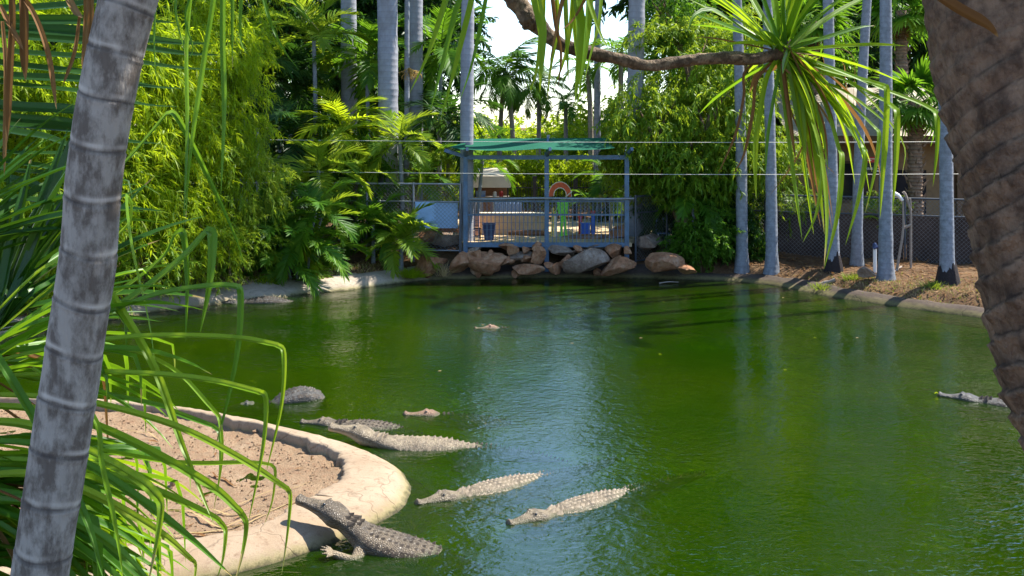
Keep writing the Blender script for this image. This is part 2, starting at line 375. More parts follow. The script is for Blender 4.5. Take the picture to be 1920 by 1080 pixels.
def watermat(name, surface):
    t = NT(name); g = t.n('ShaderNodeNewGeometry'); pos = g.outputs['Position']
    big = t.noise(pos, .35, 3, .5)
    col = t.mix(t.ramp(big, [(.35, (0, 0, 0)), (.65, (1, 1, 1))]), (.032, .112, .0015), (.066, .140, .0018))
    df = t.n('ShaderNodeBsdfDiffuse'); t.l(col, df.inputs[0])
    tr = t.n('ShaderNodeBsdfTransparent'); tr.inputs[0].default_value = (.93, .95, .58, 1)
    mx = t.n('ShaderNodeMixShader'); t.l(df.outputs[0], mx.inputs[1]); t.l(tr.outputs[0], mx.inputs[2])
    if not surface:
        mx.inputs[0].default_value = .72; t.end(mx.outputs[0]); return
    mx.inputs[0].default_value = .86
    mp = t.n('ShaderNodeMapping'); mp.inputs['Rotation'].default_value = (0, 0, R(28)); mp.inputs['Scale'].default_value = (.7, 1.15, 1); t.l(pos, mp.inputs[0])
    mp2 = t.n('ShaderNodeMapping'); mp2.inputs['Rotation'].default_value = (0, 0, R(-32)); mp2.inputs['Scale'].default_value = (.75, 1.1, 1); t.l(pos, mp2.inputs[0])
    n1 = t.noise(mp.outputs[0], 8.5, 2, .5, .5); n2 = t.noise(mp2.outputs[0], 17, 2, .55, .4); n3 = t.noise(pos, 1.6, 2, .5)
    calm = t.ramp(t.noise(pos, .45, 2), [(.35, (.35, .35, .35)), (.65, (1, 1, 1))])
    h = t.math('ADD', t.math('MULTIPLY', n1, 1.0), t.math('MULTIPLY', n2, .55))
    h = t.math('MULTIPLY', h, calm)
    h = t.math('ADD', h, t.math('MULTIPLY', n3, 1.0))
    nrm = t.bump(h, 1.0, .0135)
    fr = t.n('ShaderNodeFresnel'); fr.inputs[0].default_value = 2.0; t.l(nrm, fr.inputs['Normal'])
    gl = t.n('ShaderNodeBsdfGlossy'); gl.inputs['Roughness'].default_value = .02; t.l(nrm, gl.inputs['Normal'])
    m2 = t.n('ShaderNodeMixShader'); t.l(fr.outputs[0], m2.inputs[0]); t.l(mx.outputs[0], m2.inputs[1]); t.l(gl.outputs[0], m2.inputs[2])
    t.end(m2.outputs[0])
watermat('water_surface', True); watermat('water_murk', False)
def bodymat():
    t = NT('water_body'); g = t.n('ShaderNodeNewGeometry'); big = t.noise(g.outputs['Position'], .35, 3, .5)
    col = t.mix(t.ramp(big, [(.35, (0, 0, 0)), (.65, (1, 1, 1))]), (.13, .38, .0060), (.22, .44, .0080))
    b = t.n('ShaderNodeBsdfPrincipled'); t.l(col, b.inputs['Base Color']); b.inputs['Roughness'].default_value = 1.0; b.inputs['Specular IOR Level'].default_value = 0.0
    b.inputs['Subsurface Weight'].default_value = 1.0; b.inputs['Subsurface Radius'].default_value = (.6, .7, .5); b.inputs['Subsurface Scale'].default_value = 1.0
    t.end(b.outputs[0])
bodymat()

# ------------------------------------------------------------------ terrain, pond, ledge
POND = crom([(-10.8, 17), (-9.6, 19.3), (-8.3, 20.9), (-6.8, 22.5), (-5.2, 23.7), (-4.0, 24.7), (-2.9, 25.7), (-2.0, 26.35), (0, 26.55), (2.4, 26.6), (3.9, 26.4),
             (5.4, 26.15), (6.5, 25.45), (7.1, 24.4), (7.9, 23.1), (9.9, 20.95), (11.6, 19), (12.8, 16), (13, 12), (12, 8), (9.5, 6.0), (5, 5.6), (0, 5.6), (-3.5, 6.0),
             (-6.5, 7.2), (-9, 9.5), (-10.5, 13), (-10.8, 17)], 4)[:-1]
def sdist(x, y, poly=POND):
    """distance to the pond outline, negative inside"""
    x = np.asarray(x, float); y = np.asarray(y, float); d = np.full(x.shape, 1e9); ins = np.zeros(x.shape, bool)
    if x.size < 400:
        A = poly; E = np.roll(poly, -1, axis=0) - A; X_ = x.ravel()[:, None]; Y_ = y.ravel()[:, None]
        t = np.clip(((X_ - A[:, 0]) * E[:, 0] + (Y_ - A[:, 1]) * E[:, 1]) / (E ** 2).sum(1), 0, 1); d = np.hypot(X_ - A[:, 0] - t * E[:, 0], Y_ - A[:, 1] - t * E[:, 1]).min(1)
        B1 = A[:, 1] + E[:, 1]; c = ((A[:, 1] > Y_) != (B1 > Y_)) & (X_ < E[:, 0] * (Y_ - A[:, 1]) / (E[:, 1] + 1e-12) + A[:, 0]); ins = c.sum(1) % 2 == 1
        return np.where(ins, -d, d).reshape(x.shape)
    for a, b in zip(poly, np.roll(poly, -1, axis=0)):
        e = b - a; t = np.clip(((x - a[0]) * e[0] + (y - a[1]) * e[1]) / (e @ e), 0, 1)
        d = np.minimum(d, np.hypot(x - a[0] - t * e[0], y - a[1] - t * e[1]))
        c = ((a[1] > y) != (b[1] > y)) & (x < (b[0] - a[0]) * (y - a[1]) / (b[1] - a[1] + 1e-12) + a[0]); ins ^= c
    return np.where(ins, -d, d)
def gz(x, y):
    x = np.asarray(x, float); y = np.asarray(y, float); s = sdist(x, y)
    z = -1.1 * sm(0.1, 1.6, -s) - .12 * (s < .1)
    bank = .34 * sm(.1, 1.0, s) + .16 * sm(1, 3.5, s) + .10 * vnoise(x * 1.1, y * 1.1) * sm(.3, 1.2, s) + .05 * vnoise(x * 3.7, y * 3.7) * sm(.2, .8, s)
    z = z + bank
    z = z + .30 * sm(26.9, 28.2, y) * (1 - sm(60, 90, y)) * (s > 0)
    near = (1 - sm(2.6, 5.6, y)) * (1 - sm(60, 120, np.abs(x)))
    z = z + 1.85 * near * sm(0, .8, s)
    return z
def gz1(x, y): return float(gz(np.array([x]), np.array([y]))[0])

def spaced(lo, hi, step, far):
    mid = np.arange(lo, hi + 1e-6, step); out = [mid]
    g = step; a = hi; up = []
    while a < far: g *= 1.35; a += g; up.append(a)
    g = step; a = lo; dn = []
    while a > -far: g *= 1.35; a -= g; dn.append(a)
    return np.concatenate([dn[::-1], mid, up])
gx = spaced(-15, 15, .2, 900); gy = spaced(0, 32, .2, 1500)
X, Y = np.meshgrid(gx, gy, indexing='ij'); Z = gz(X.ravel(), Y.ravel())
def grid(nx, ny):
    i, j = np.meshgrid(np.arange(nx - 1), np.arange(ny - 1), indexing='ij')
    return np.stack([i * ny + j, (i + 1) * ny + j, (i + 1) * ny + j + 1, i * ny + j + 1], -1).reshape(-1, 4)
m = Mesh().add(np.stack([X.ravel(), Y.ravel(), Z], -1), grid(len(gx), len(gy)))
link('ground', m.build('ground', 'soil'), kind='structure')

# water: a rippled surface and murky layers below it
for nm, z, mat in (('pond_water', 0.0, 'water_surface'), ('pond_murk', -.13, 'water_murk')):
    c = np.array([1.0, 15.0]); P = np.concatenate([POND + (POND - c) * .05, [c]]); n = len(POND)
    m = Mesh().add(np.column_stack([P, np.full(n + 1, z)]), [[(k + 1) % n, k, n] for k in range(n)])
    link(nm, m.build(nm, mat, smooth=False), kind='structure')

c = np.array([1.0, 15.0]); P = POND + (POND - c) * .03; n = len(P); Q = np.concatenate([np.column_stack([P, np.full(n, -.17)]), [[*c, -.17]], np.column_stack([P, np.full(n, -2.2)]), [[*c, -2.2]]])
F3 = [[(k + 1) % n, k, n] for k in range(n)] + [[n + 1 + k, n + 1 + (k + 1) % n, 2 * n + 1] for k in range(n)]; F4 = [[k, (k + 1) % n, n + 1 + (k + 1) % n, n + 1 + k] for k in range(n)]
bm_ = Mesh(); bm_.add(Q, F3); bm_.F.append(np.array(F4)); bm_.M.append(np.zeros(len(F4), int)); link('pond_body', bm_.build('pond_body', 'water_body', smooth=False), kind='structure')
# concrete kerb round the far shore
def loft(lines, close=False):
    L = np.array(lines); k, n = L.shape[:2]
    V = L.reshape(-1, 3); i, j = np.meshgrid(np.arange(k - 1), np.arange(n if close else n - 1), indexing='ij'); jj = (j + 1) % n
    return V, np.stack([i * n + j, i * n + jj, (i + 1) * n + jj, (i + 1) * n + j], -1).reshape(-1, 4)
far = crom([(-10.6, 18), (-9.6, 19.3), (-8.3, 20.9), (-6.8, 22.5), (-5.2, 23.7), (-4.0, 24.7), (-2.9, 25.7), (-2.0, 26.35), (0, 26.55), (2.4, 26.6), (3.9, 26.4),
            (5.4, 26.15), (6.5, 25.45), (7.1, 24.4), (7.9, 23.1), (9.9, 20.95), (11.6, 19), (12.8, 16)], 14)
T = np.gradient(far, axis=0); T /= np.linalg.norm(T, axis=1)[:, None]; N = np.stack([-T[:, 1], T[:, 0]], -1)
prof = [(-.5, -.45), (-.15, -.08), (0, .02), (.10, .10), (.30, .19), (.52, .27), (.66, .30), (.78, .27), (.86, .05)]
s_ = np.cumsum(np.r_[0, np.linalg.norm(np.diff(far, axis=0), axis=1)])
wd = 1.0 + .35 * vnoise(s_ * .5, s_ * 0) + .35 * sm(2.5, 5, -far[:, 0]) - .50 * sm(3, 5, far[:, 0]); zk = 1 - .45 * sm(3, 5, far[:, 0])
lines = []
for o, z in prof:
    jit = .14 * vnoise(s_ * 1.7, s_ * 0 + o * 3) + .09 * vnoise(s_ * 5, s_ * 0 + o * 5)
    lines.append(np.column_stack([far + N * ((o + jit) * wd)[:, None], z * zk + (.09 * vnoise(s_ * 1.3 + 7, s_ * 0 + o * 5) + .05 * vnoise(s_ * 4, s_ * 0 + o * 8)) * (o > 0)]))
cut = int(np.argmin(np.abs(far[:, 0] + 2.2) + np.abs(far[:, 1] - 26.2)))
for sl, mt in ((slice(0, cut + 1), 'concrete_kerb'), (slice(cut, None), 'concrete_shaded')):
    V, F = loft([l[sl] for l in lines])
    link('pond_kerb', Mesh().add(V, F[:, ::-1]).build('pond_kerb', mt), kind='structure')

# basking ledge: concrete rim round a bed of dirt
outer = crom([(-9, 14.95), (-7.2, 14.85), (-5.8, 14.5), (-4.7, 14.15), (-3.95, 13.78), (-3.2, 13.34), (-2.2, 12.7), (-1.66, 12.2), (-1.33, 11.82), (-1.12, 11.24), (-1.14, 10.64),
              (-1.36, 10.2), (-1.85, 9.57), (-2.44, 9.08), (-3.4, 8.6), (-4.6, 8.2), (-6.2, 8.0), (-9, 8.0)], 12)
inner = crom([(-9, 14.3), (-7.2, 14.25), (-5.7, 14.0), (-4.59, 13.75), (-3.8, 13.32), (-3.11, 12.85), (-2.4, 12.3), (-2.05, 11.88), (-1.92, 11.52), (-1.89, 11.15), (-1.95, 10.8),
              (-2.1, 10.45), (-2.27, 10.05), (-2.5, 9.68), (-3.3, 9.35), (-4.5, 9.15), (-6.2, 9.05), (-9, 9.0)], 12)
k = len(outer); ss = np.arange(k) / 12.0
inner = inner + np.column_stack([.05 * vnoise(ss * 3, ss * 0), .05 * vnoise(ss * 3, ss * 0 + 4)]) + np.column_stack([.07 * vnoise(ss * 6, ss * 0), .07 * vnoise(ss * 6, ss * 0 + 4)]) + np.column_stack([.05 * vnoise(ss * 15, ss * 0), .05 * vnoise(ss * 15, ss * 0 + 4)])
lines = []
for f, z in ((-.9, -.45), (-.4, -.20), (-.1, -.05), (.0, .0), (.10, .06), (.22, .105), (.40, .14), (.65, .165), (.88, .175), (.97, .172), (1.0, .155), (1.015, .10), (1.03, -.02)):
    P = outer + (inner - outer) * f
    lines.append(np.column_stack([P, z + .018 * vnoise(ss * 2.3, ss * 0 + f * 4) + .008 * vnoise(ss * 8, ss * 0 + f * 6)]))
V, F = loft(lines)
link('basking_ledge', Mesh().add(V, F[:, ::-1]).build('basking_ledge', 'concrete_ledge'), kind='structure')
dx = np.arange(-9, -1.6, .045); dy = np.arange(8.8, 14.4, .045); X, Y = np.meshgrid(dx, dy, indexing='ij')
sd = sdist(X.ravel(), Y.ravel(), inner)
Z = .03 + .04 * vnoise(X * 1.3, Y * 1.3) + .035 * vnoise(X * 4, Y * 4) + .03 * vnoise(X * 11, Y * 11)
Z = Z.ravel() + .03 * sm(-.5, 0, sd)
F = grid(len(dx), len(dy)); F = F[(sd[F] < .06).all(1)]
link('dirt_bed', Mesh().add(np.stack([X.ravel(), Y.ravel(), Z], -1), F).build('dirt_bed', 'dirt'), kind='structure')
def dz(x, y): return .03 + .04 * float(vnoise(x * 1.3, y * 1.3)) + .035 * float(vnoise(x * 4, y * 4)) + .03 * float(vnoise(x * 11, y * 11))
# clods and grit, more of them along the rim
ICO = None
def ico():
    global ICO
    if ICO is None:
        b = bmesh.new(); bmesh.ops.create_icosphere(b, subdivisions=1, radius=1.0)
        b.verts.ensure_lookup_table(); ICO = (np.array([v.co for v in b.verts]), np.array([[v.index for v in f.verts] for f in b.faces])); b.free()
    return ICO
m = Mesh(); IV, IF = ico(); cnt = 0
while cnt < 3600:
    x, y = RNG.uniform(-7.5, -1.8), RNG.uniform(9.0, 14.2); d_ = float(sdist(np.array([x]), np.array([y]), inner)[0])
    if d_ > -.03 or (d_ < -.45 and RNG.random() > .35): continue
    r = abs(RNG.normal(0, 1)) * .0065 + .004
    if RNG.random() < .02: r *= 2.2
    m.add(IV * (r * RNG.uniform(.6, 1.3, 3)) * (1 + .25 * RNG.normal(0, 1, (len(IV), 1))) + np.array([x, y, dz(x, y) + r * .35 + .02 * sm(-.5, 0, d_)]), IF, RNG.random()); cnt += 1
gl_ = np.random.default_rng(44); n = 130; Bp = np.column_stack([gl_.uniform(-6.5, -1.9, n), gl_.uniform(9.3, 13.6, n), np.zeros(n)]); Bp = Bp[sdist(Bp[:, 0], Bp[:, 1], inner) < -.06]; DIRT_LITTER = Bp
link('dirt_clods', m.build('dirt_clods', 'dirt', smooth=False), kind='stuff')['label'] = 'crumbly clods of dry dirt inside the concrete rim'

# ------------------------------------------------------------------ boulders under the platform
b = bmesh.new(); bmesh.ops.create_icosphere(b, subdivisions=4, radius=1.0); b.verts.ensure_lookup_table()
SV = np.array([v.co for v in b.verts]); SF = np.array([[v.index for v in f.verts] for f in b.faces]); b.free()
def boulder(px, py, d, w, h, label, group=None, depth=None, rot=0.0, cuts=13, seed=0, tilt=0.0, name='boulder'):
    """w and h in metres; a block broken off along flat faces"""
    g = np.random.default_rng(seed + 100)
    V = SV.copy()
    for q in range(max(6, cuts - 4)):
        n = g.normal(0, 1, 3); n /= np.linalg.norm(n); c = g.uniform(.30, .64)
        over = V @ n - c; V = V - np.where(over > 0, over, 0)[:, None] * n * .96
    V += .035 * np.column_stack([vnoise(V[:, 1] * 5 + seed, V[:, 2] * 5), vnoise(V[:, 0] * 5 + seed, V[:, 2] * 5), vnoise(V[:, 0] * 5, V[:, 1] * 5 + seed)])
    V += SV * (.05 * vnoise(V[:, 0] * 9 + seed, V[:, 1] * 9 + V[:, 2] * 7))[:, None]
    V /= np.abs(V).max(0) * .92
    w *= 1.12; h *= 1.12; V = V * np.array([w / 2, (depth or min(w, .9) * .8) / 2, h / 2])
    V = V @ np.array(Euler((g.uniform(-.15, .15), tilt, rot)).to_matrix()).T
    c = at(px, py, d)
    me = Mesh().add(V, SF).build(name, 'rock_grey' if any(w_ in label for w_ in ('grey', 'lichen boulder', 'pale slab', 'pale flat', 'dark flat')) else 'rock_warm', smooth=False)
    me.polygons.foreach_set('use_smooth', np.ones(len(SF), bool))
    me.set_sharp_from_angle(angle=R(17))
    o = link(name, me, loc=c); return tag(o, label, 'boulder', group)
G = 'boulders piled under the platform'
boulder(925, 488, 26.55, 1.25, .66, 'big pale pinkish boulder with broad flat face under the platform', G, .8, .2, 9, 4, .12)
boulder(893, 492, 26.45, .36, .62, 'upright narrow tan boulder leaning on the big pinkish one', G, .4, .2, 9, 8, .2)
boulder(866, 495, 26.5, .62, .55, 'reddish boulder at the foot of the left platform post', G, .6, .5, 10, 9)
boulder(806, 495, 26.4, .78, .60, 'mottled brown boulder beside the yellow-green grass tuft', G, .7, .1, 10, 10)
boulder(950, 463, 27.0, .46, .20, 'flat tan stone directly below the platform edge', G, .5, .1, 10, 12)
boulder(975, 477, 26.75, .62, .22, 'white and grey streaked slab between two tan boulders', G, .5, .3, 12, 13, -.1)
boulder(1005, 482, 26.5, .42, .46, 'tan wedge boulder beside the middle post', G, .5, .6, 9, 14, -.4)
boulder(985, 505, 26.35, .85, .24, 'low dark red slab at the waterline by the middle post', G, .5, .1, 12, 15)
boulder(1042, 500, 26.4, .32, .34, 'small ochre yellow boulder right of the middle post', G, .4, .2, 9, 16)
boulder(1055, 472, 26.85, .62, .36, 'grey speckled boulder below the platform behind the ochre one', G, .5, .4, 12, 17)
boulder(1095, 490, 26.5, 1.15, .60, 'large dark grey rounded boulder below the platform', G, .8, .1, 14, 18)
boulder(1090, 470, 26.95, .50, .16, 'thin pale slab lying on the dark grey boulder', G, .4, .2, 12, 19)
boulder(1152, 474, 26.8, .46, .40, 'rusty red boulder tucked against the right platform post', G, .5, .2, 10, 20)
boulder(1163, 498, 26.2, .85, .44, 'lichen-topped brown slab boulder at the waterline', G, .7, .1, 12, 21, -.08)
boulder(1232, 498, 26.1, 1.20, .56, 'long orange-brown boulder at the end of the rock pile', G, .8, .05, 11, 22, -.10)
boulder(890, 466, 26.95, .45, .18, 'pale flat stone beside the left platform post', G, .5, .2, 12, 23)
boulder(1120, 462, 27.1, .75, .2, 'dark flat slab wedged beneath the platform floor', G, .6, .1, 12, 24)
boulder(1210, 455, 27.3, .9, .42, 'grey lichen boulder behind the chain fence by the right post', G, .8, .1, 14, 25)
boulder(835, 448, 27.6, 1.0, .34, 'grey boulder behind the chain fence below the blue panel', G, .6, .1, 14, 26)
boulder(812, 440, 27.9, .8, .35, 'tan stone slab behind the blue panel fence', G, .6, .1, 12, 27)
boulder(848, 432, 28.0, .7, .3, 'brown stone slab beside the platform behind the blue panel fence', G, .6, .3, 12, 29)
boulder(1290, 508, 25.6, .45, .25, 'small brown stone on the bank beside the long boulder', G, .4, .3, 12, 30)
g = np.random.default_rng(8)
for q in range(26):    # small filler stones wedged in the gaps
    px = g.uniform(870, 1180); boulder(px, g.uniform(463, 512), 26.75 - .3 * (g.random()), g.uniform(.18, .38), g.uniform(.14, .26), 'small broken stone wedged between the boulders under the platform',
            'small stones wedged under the platform', None, g.uniform(0, 3), 12, 200 + q, g.uniform(-.4, .4), 'stone')

# ------------------------------------------------------------------ viewing platform
DY = 26.9
def zat(py, d=DY): return EYE - (py - HOR) / FPX * d
def xat(px, d=DY): return (px - 960) / FPX * d
xl, xm, xr = xat(873), xat(1025), xat(1175)
root = thing('viewing_platform', (xm, DY, 0.05), 'blue steel railed viewing platform with green shade sail over the boulders', 'platform')
O = np.array([xm, DY, .05])
def P(name, m, mat, smooth=False, label=None): return link(name, m.build(name, mat, O, smooth), root, label=label)
for x, zb in ((xl, zat(492)), (xm, .02), (xr, zat(492))):
    P('post', Mesh().box((x, DY, (zb + 3.30) / 2), (.115, .115, 3.30 - zb)), 'steel_blue')
P('floor_beam', Mesh().box(((xl + xr) / 2, DY - .002, .845), (xr - xl - .12, .10, .12)), 'steel_blue')
P('floor_slab', Mesh().box(((xl + xr) / 2, DY + 1.2, .83), (xr - xl + .3, 2.2, .10)), 'tan_paint')
for x0, x1 in ((xl, xm), (xm, xr)):
    P('middle_rail', Mesh().box(((x0 + x1) / 2, DY, 1.64), (x1 - x0 - .12, .045, .045)), 'steel_blue')
    P('upper_rail', Mesh().box(((x0 + x1) / 2, DY, 2.0), (x1 - x0 - .12, .05, .05)), 'steel_blue')
m = Mesh(); xs = np.linspace(xl + .12, xr + .18, 9)
m.tube(np.column_stack([xs, np.full(9, DY - .10), 2.075 + .012 * np.sin(xs * 2)]), .032, 8); P('top_rail', m, 'galvanised', True)
bar_me = Mesh().box((0, 0, (1.62 - .90) / 2), (.018, .018, 1.1)).build('bar', 'steel_blue', smooth=False)
n = 38
for k in range(n):
    x = xl + .08 + (xr - xl - .16) * (k + .5) / n
    if abs(x - xm) < .08: continue
    link('bar', bar_me, root, (x - xm, 0.0, .905 + .185 - .05), (0, 0, 0))
for k in range(3):
    for x0, x1 in ((xl, xm), (xm, xr)):
        P('cross_wire', Mesh().box(((x0 + x1) / 2, DY + .013, 1.05 + k * .19), (x1 - x0 - .12, .008, .008)), 'steel_blue')
def chain(m, a, b, z0, z1, pitch=.07, r=.0028, gap=0.0):
    """diamond wire mesh between two ground points"""
    a = np.array(a, float); b = np.array(b, float); L = np.linalg.norm(b - a); t = (b - a) / L; H = z1 - z0
    nrm = np.array([-t[1], t[0]]); 
    for sgn in (1, -1):
        s = -H
        while s < L + H:
            u0, u1 = (s, s + H)
            lo, hi = max(u0, 0), min(u1, L)
            if hi - lo > .02:
                zz = lambda u: z0 + (u - u0) if sgn > 0 else z1 - (u - u0)
                p0 = a + t * lo + nrm * r * sgn; p1 = a + t * hi + nrm * r * sgn
                m.bar((p0[0], p0[1], zz(lo)), (p1[0], p1[1], zz(hi)), r * 2)
            s += pitch * 1.41
    return m
m = chain(Mesh(), (xl + .06, DY - .03), (xm - .06, DY - .03), 1.64, 2.05); chain(m, (xm + .06, DY - .03), (xr - .06, DY - .03), 1.64, 2.05)
P('wire_mesh', m, 'chain_wire')['kind'] = 'stuff'
P('roof_beam', Mesh().box(((xl + xr) / 2, DY, 3.165), (xr - xl - .12, .09, .11)), 'steel_blue')
for x in (xl, xm, xr):
    P('roof_bracket', Mesh().bar((x, DY - .02, 3.22), (x + .07, DY - .62, 3.40), .07, .09).bar((x + .0, DY + .02, 3.2), (x + .08, DY + 1.1, 3.68), .06, .08), 'steel_blue')
    P('bracket_tip', Mesh().box((x + .08, DY + 1.1, 3.70), (.08, .08, .10)), 'galvanised')
# sail
u = np.linspace(0, 1, 25); w = np.linspace(0, 1, 9); U, W = np.meshgrid(u, w, indexing='ij')
Xs = xl - .02 + (xr - xl - .35) * U; Ys = DY - .62 + 1.75 * W
Zs = 3.40 + .24 * W + .03 * U - .06 * np.sin(np.pi * W) * (1 + .3 * np.sin(U * 9)) - .05 * np.abs(np.sin(U * np.pi * 2)) ** .7 * (1 - W)
m = Mesh().add(np.stack([Xs.ravel(), Ys.ravel(), Zs.ravel()], -1), grid(25, 9)); P('shade_sail', m, 'shade_cloth', True)
m = Mesh().add([[xl - .02, DY - .62, 3.38], [xl - .02, DY + .5, 3.56], [xl - .42, DY - .05, 3.44]], [[0, 1, 2]]); P('sail_corner', m, 'shade_cloth')
P('side_arm', Mesh().bar((xl - .56, DY - .05, 3.36), (xl - .02, DY, 3.18), .05, .09), 'steel_blue')

# fences beside the platform
def fence(name, pts, z0, z1, label, nposts, mid=None, lowz=None, post_r=.03, rails='galvanised', mesh=True):
    """pts: corner points of the line; posts, rails and wire mesh are its parts"""
    pts = [np.array(p, float) for p in pts]; o = np.array([pts[0][0], pts[0][1], z0])
    rt = thing(name, o, label, 'fence')
    for a, b, npst in zip(pts[:-1], pts[1:], nposts):
        for q in range(npst + 1):
            p = a + (b - a) * q / npst
            if q == npst and b is not pts[-1]: continue
            zb = min(z0, gz1(p[0], p[1])) - .1
            link('post', Mesh().tube([(p[0], p[1], zb), (p[0], p[1], z1 + .04)], post_r, 8).build('post', rails, o), rt)
        link('top_rail', Mesh().tube([(*a, z1), (*b, z1)], .027, 8).build('top_rail', rails, o), rt)
        if mid: link('middle_rail', Mesh().tube([(*a, mid), (*b, mid)], .02, 8).build('middle_rail', rails, o), rt)
        link('bottom_rail', Mesh().tube([(*a, lowz or z0 + .04), (*b, lowz or z0 + .04)], .02, 8).build('bottom_rail', rails, o), rt)
        if mesh:
            link('wire_mesh', chain(Mesh(), a, b, z0 + .03, z1, .075).build('wire_mesh', 'chain_wire', o, False), rt, kind='stuff')
    return rt
lf = fence('chain_link_fence', [(xl - .14, DY + .05), (-3.9, DY + .35), (-7.5, 27.6), (-12, 25.5)], .62, 2.45, 'chain link fence with blue panel left of the platform', (2, 3, 4), 1.98, .68, rails='galvanised')
o = np.array([xl - .14, DY + .05, .62])
pn = Mesh().box((xat(819, 27.15) - o[0], .09, (1.27 + 1.97) / 2 - .62), (1.14, .012, .70)); link('blue_panel', pn.build('blue_panel', 'sign_blue', smooth=False), lf, label='plain light blue panel tied behind the wire')
pn = Mesh().bar((0.0, -.02, -.05), (.0, .02, 1.85), .07, .07); link('strut', pn.build('strut', 'dark_rail', smooth=False), lf)
rf = fence('chain_link_fence', [(xr + .25, DY + .1), (5.2, 28.6), (6.9, 27.6), (13.5, 25.0)], .35, 2.12, 'long chain link fence along the right bank in front of the brown building', (2, 1, 4), 1.68, .40, rails='dark_rail')

for q in range(4):
    a0 = np.array([6.9, 27.6]); b0 = np.array([13.5, 25.0]); p0 = a0 + (b0 - a0) * (q + .02) / 4; p1 = a0 + (b0 - a0) * (q + .98) / 4; nrm = np.array([.37, .93]) * .05
    link('shade_screen', Mesh().bar((*(p0 + nrm), 1.04), (*(p1 + nrm), 1.04), .01, 1.22).build('shade_screen', 'screen_brown', np.array([xr + .25, DY + .1, .35]), False), rf)
# wires strung over the pond
for zz, py in ((3.60, 265), (2.78, 327)):
    a = np.array([-6.6, 26.3, zz + .04]); b_ = np.array([13.6, 25.3, zz + (.02 if py == 265 else .03)])
    t = np.linspace(0, 1, 41); C = a + (b_ - a) * t[:, None]; C[:, 2] -= .05 * np.sin(np.pi * t)
    lab = 'upper pale wire strung level with the shade sail' if py == 265 else 'lower pale wire strung between sail and railing'
    o = link('fence_wire', Mesh().tube(C, .006, 5).build('fence_wire', 'wire')); tag(o, lab, 'wire')
for x, y, lab in ((-6.6, 26.3, 'slim grey pole holding the wires among the bamboo'), (13.6, 25.3, 'slim grey pole holding the wires beside the brown building')):
    zb = gz1(x, y); o = link('wire_pole', Mesh().tube([(0, 0, -.2), (0, 0, 3.9 - zb)], .035, 10).box((0, 0, 3.92 - zb), (.1, .1, .04)).build('wire_pole', 'galvanised'), loc=(x, y, zb)); tag(o, lab, 'pole')

# ------------------------------------------------------------------ things behind the platform
FZ = .88
def setdown(name, px, d, label, cat, z=FZ, group=None): return thing(name, (xat(px, d), d, z), label, cat, group)
link('court', Mesh().box((.9, 31.2, .80), (11, 6.2, .12)).build('court', 'tan_paint', smooth=False), kind='structure')
r = setdown('low_wall', 960, 29.2, 'tan rendered low wall with wooden log at its foot behind the railing', 'wall')
link('wall_body', Mesh().box((0, 0, .29), (1.95, .22, .58)).build('wall_body', 'tan_paint', smooth=False), r)
link('coping', Mesh().box((0, 0, .60), (2.02, .28, .045)).build('coping', 'cream_paint', smooth=False), r)
link('log', Mesh().tube([(-.1, -.4, .08), (.4, -.42, .09), (1.0, -.38, .07)], [.05, .085, .075], 9).build('log', 'wood_brown'), r)
r = setdown('bin', 917, 27.75, 'dark blue tapered plastic bin behind the railing', 'bin')
m = Mesh(); 
for (z0, a0, z1, a1) in ((0, .125, .42, .165),):
    V = [(sx * a, sy * a, z) for z, a in ((z0, a0), (z1, a1)) for sx, sy in ((-1, -1), (1, -1), (1, 1), (-1, 1))]
    m.add(V, [[0, 3, 2, 1], [0, 1, 5, 4], [1, 2, 6, 5], [2, 3, 7, 6], [3, 0, 4, 7]])
link('tub', m.build('tub', 'blue_plastic', smooth=False), r)
m = Mesh()
for sx, sy, lx, ly in ((0, -.17, .36, .03), (0, .17, .36, .03), (-.17, 0, .03, .31), (.17, 0, .03, .31)): m.box((sx, sy, .43), (lx, ly, .03))
link('rim', m.build('rim', 'blue_plastic', smooth=False), r)
def corrugated(px, d, w, z0, z1, mat, label):
    r = setdown('corrugated_panel', px, d, label, 'panel'); xs = np.linspace(-w / 2, w / 2, int(w / .018)); 
    y = .022 * np.sign(np.sin(xs * 2 * np.pi / .11)) * np.minimum(1, np.abs(np.sin(xs * 2 * np.pi / .11)) * 2.2)
    V = np.concatenate([np.column_stack([xs, y + q, np.full(len(xs), z - FZ)]) for q in (0, .006) for z in (z0, z1)]); n = len(xs)
    F = [[i, i + 1, n + i + 1, n + i] for i in range(n - 1)] + [[2 * n + i + 1, 2 * n + i, 3 * n + i, 3 * n + i + 1] for i in range(n - 1)]
    F += [[n + i, n + i + 1, 3 * n + i + 1, 3 * n + i] for i in range(n - 1)]
    link('sheet', Mesh().add(V, F).build('sheet', mat, smooth=False), r)
    for s in (-1, 1): link('leg', Mesh().box((s * (w / 2 - .03), .04, (z1 - FZ) / 2), (.05, .05, z1 - FZ)).build('leg', 'galvanised', smooth=False), r)
corrugated(951, 29.9, .86, 1.15, 1.78, 'blue_sheet', 'blue ribbed metal sheet standing above the tan low wall')
corrugated(893, 29.6, .40, 1.25, 1.80, 'grey_sheet', 'grey-violet ribbed sheet beside the blue ribbed one')
r = setdown('box', 888, 28.7, 'pink painted crate next to the tan low wall', 'crate')
for q in range(4): link('plank', Mesh().box((0, -.16, .1 + q * .14), (.34, .02, .12)).build('plank', 'pink_paint', smooth=False), r)
for s in (-1, 1): link('side', Mesh().box((s * .16, 0, .3), (.02, .3, .6)).build('side', 'pink_paint', smooth=False), r)
r = setdown('stool', 893, 28.0, 'small brown wooden stool beside the blue bin', 'stool')
link('seat', Mesh().box((0, 0, .30), (.26, .24, .04)).build('seat', 'wood_brown', smooth=False), r)
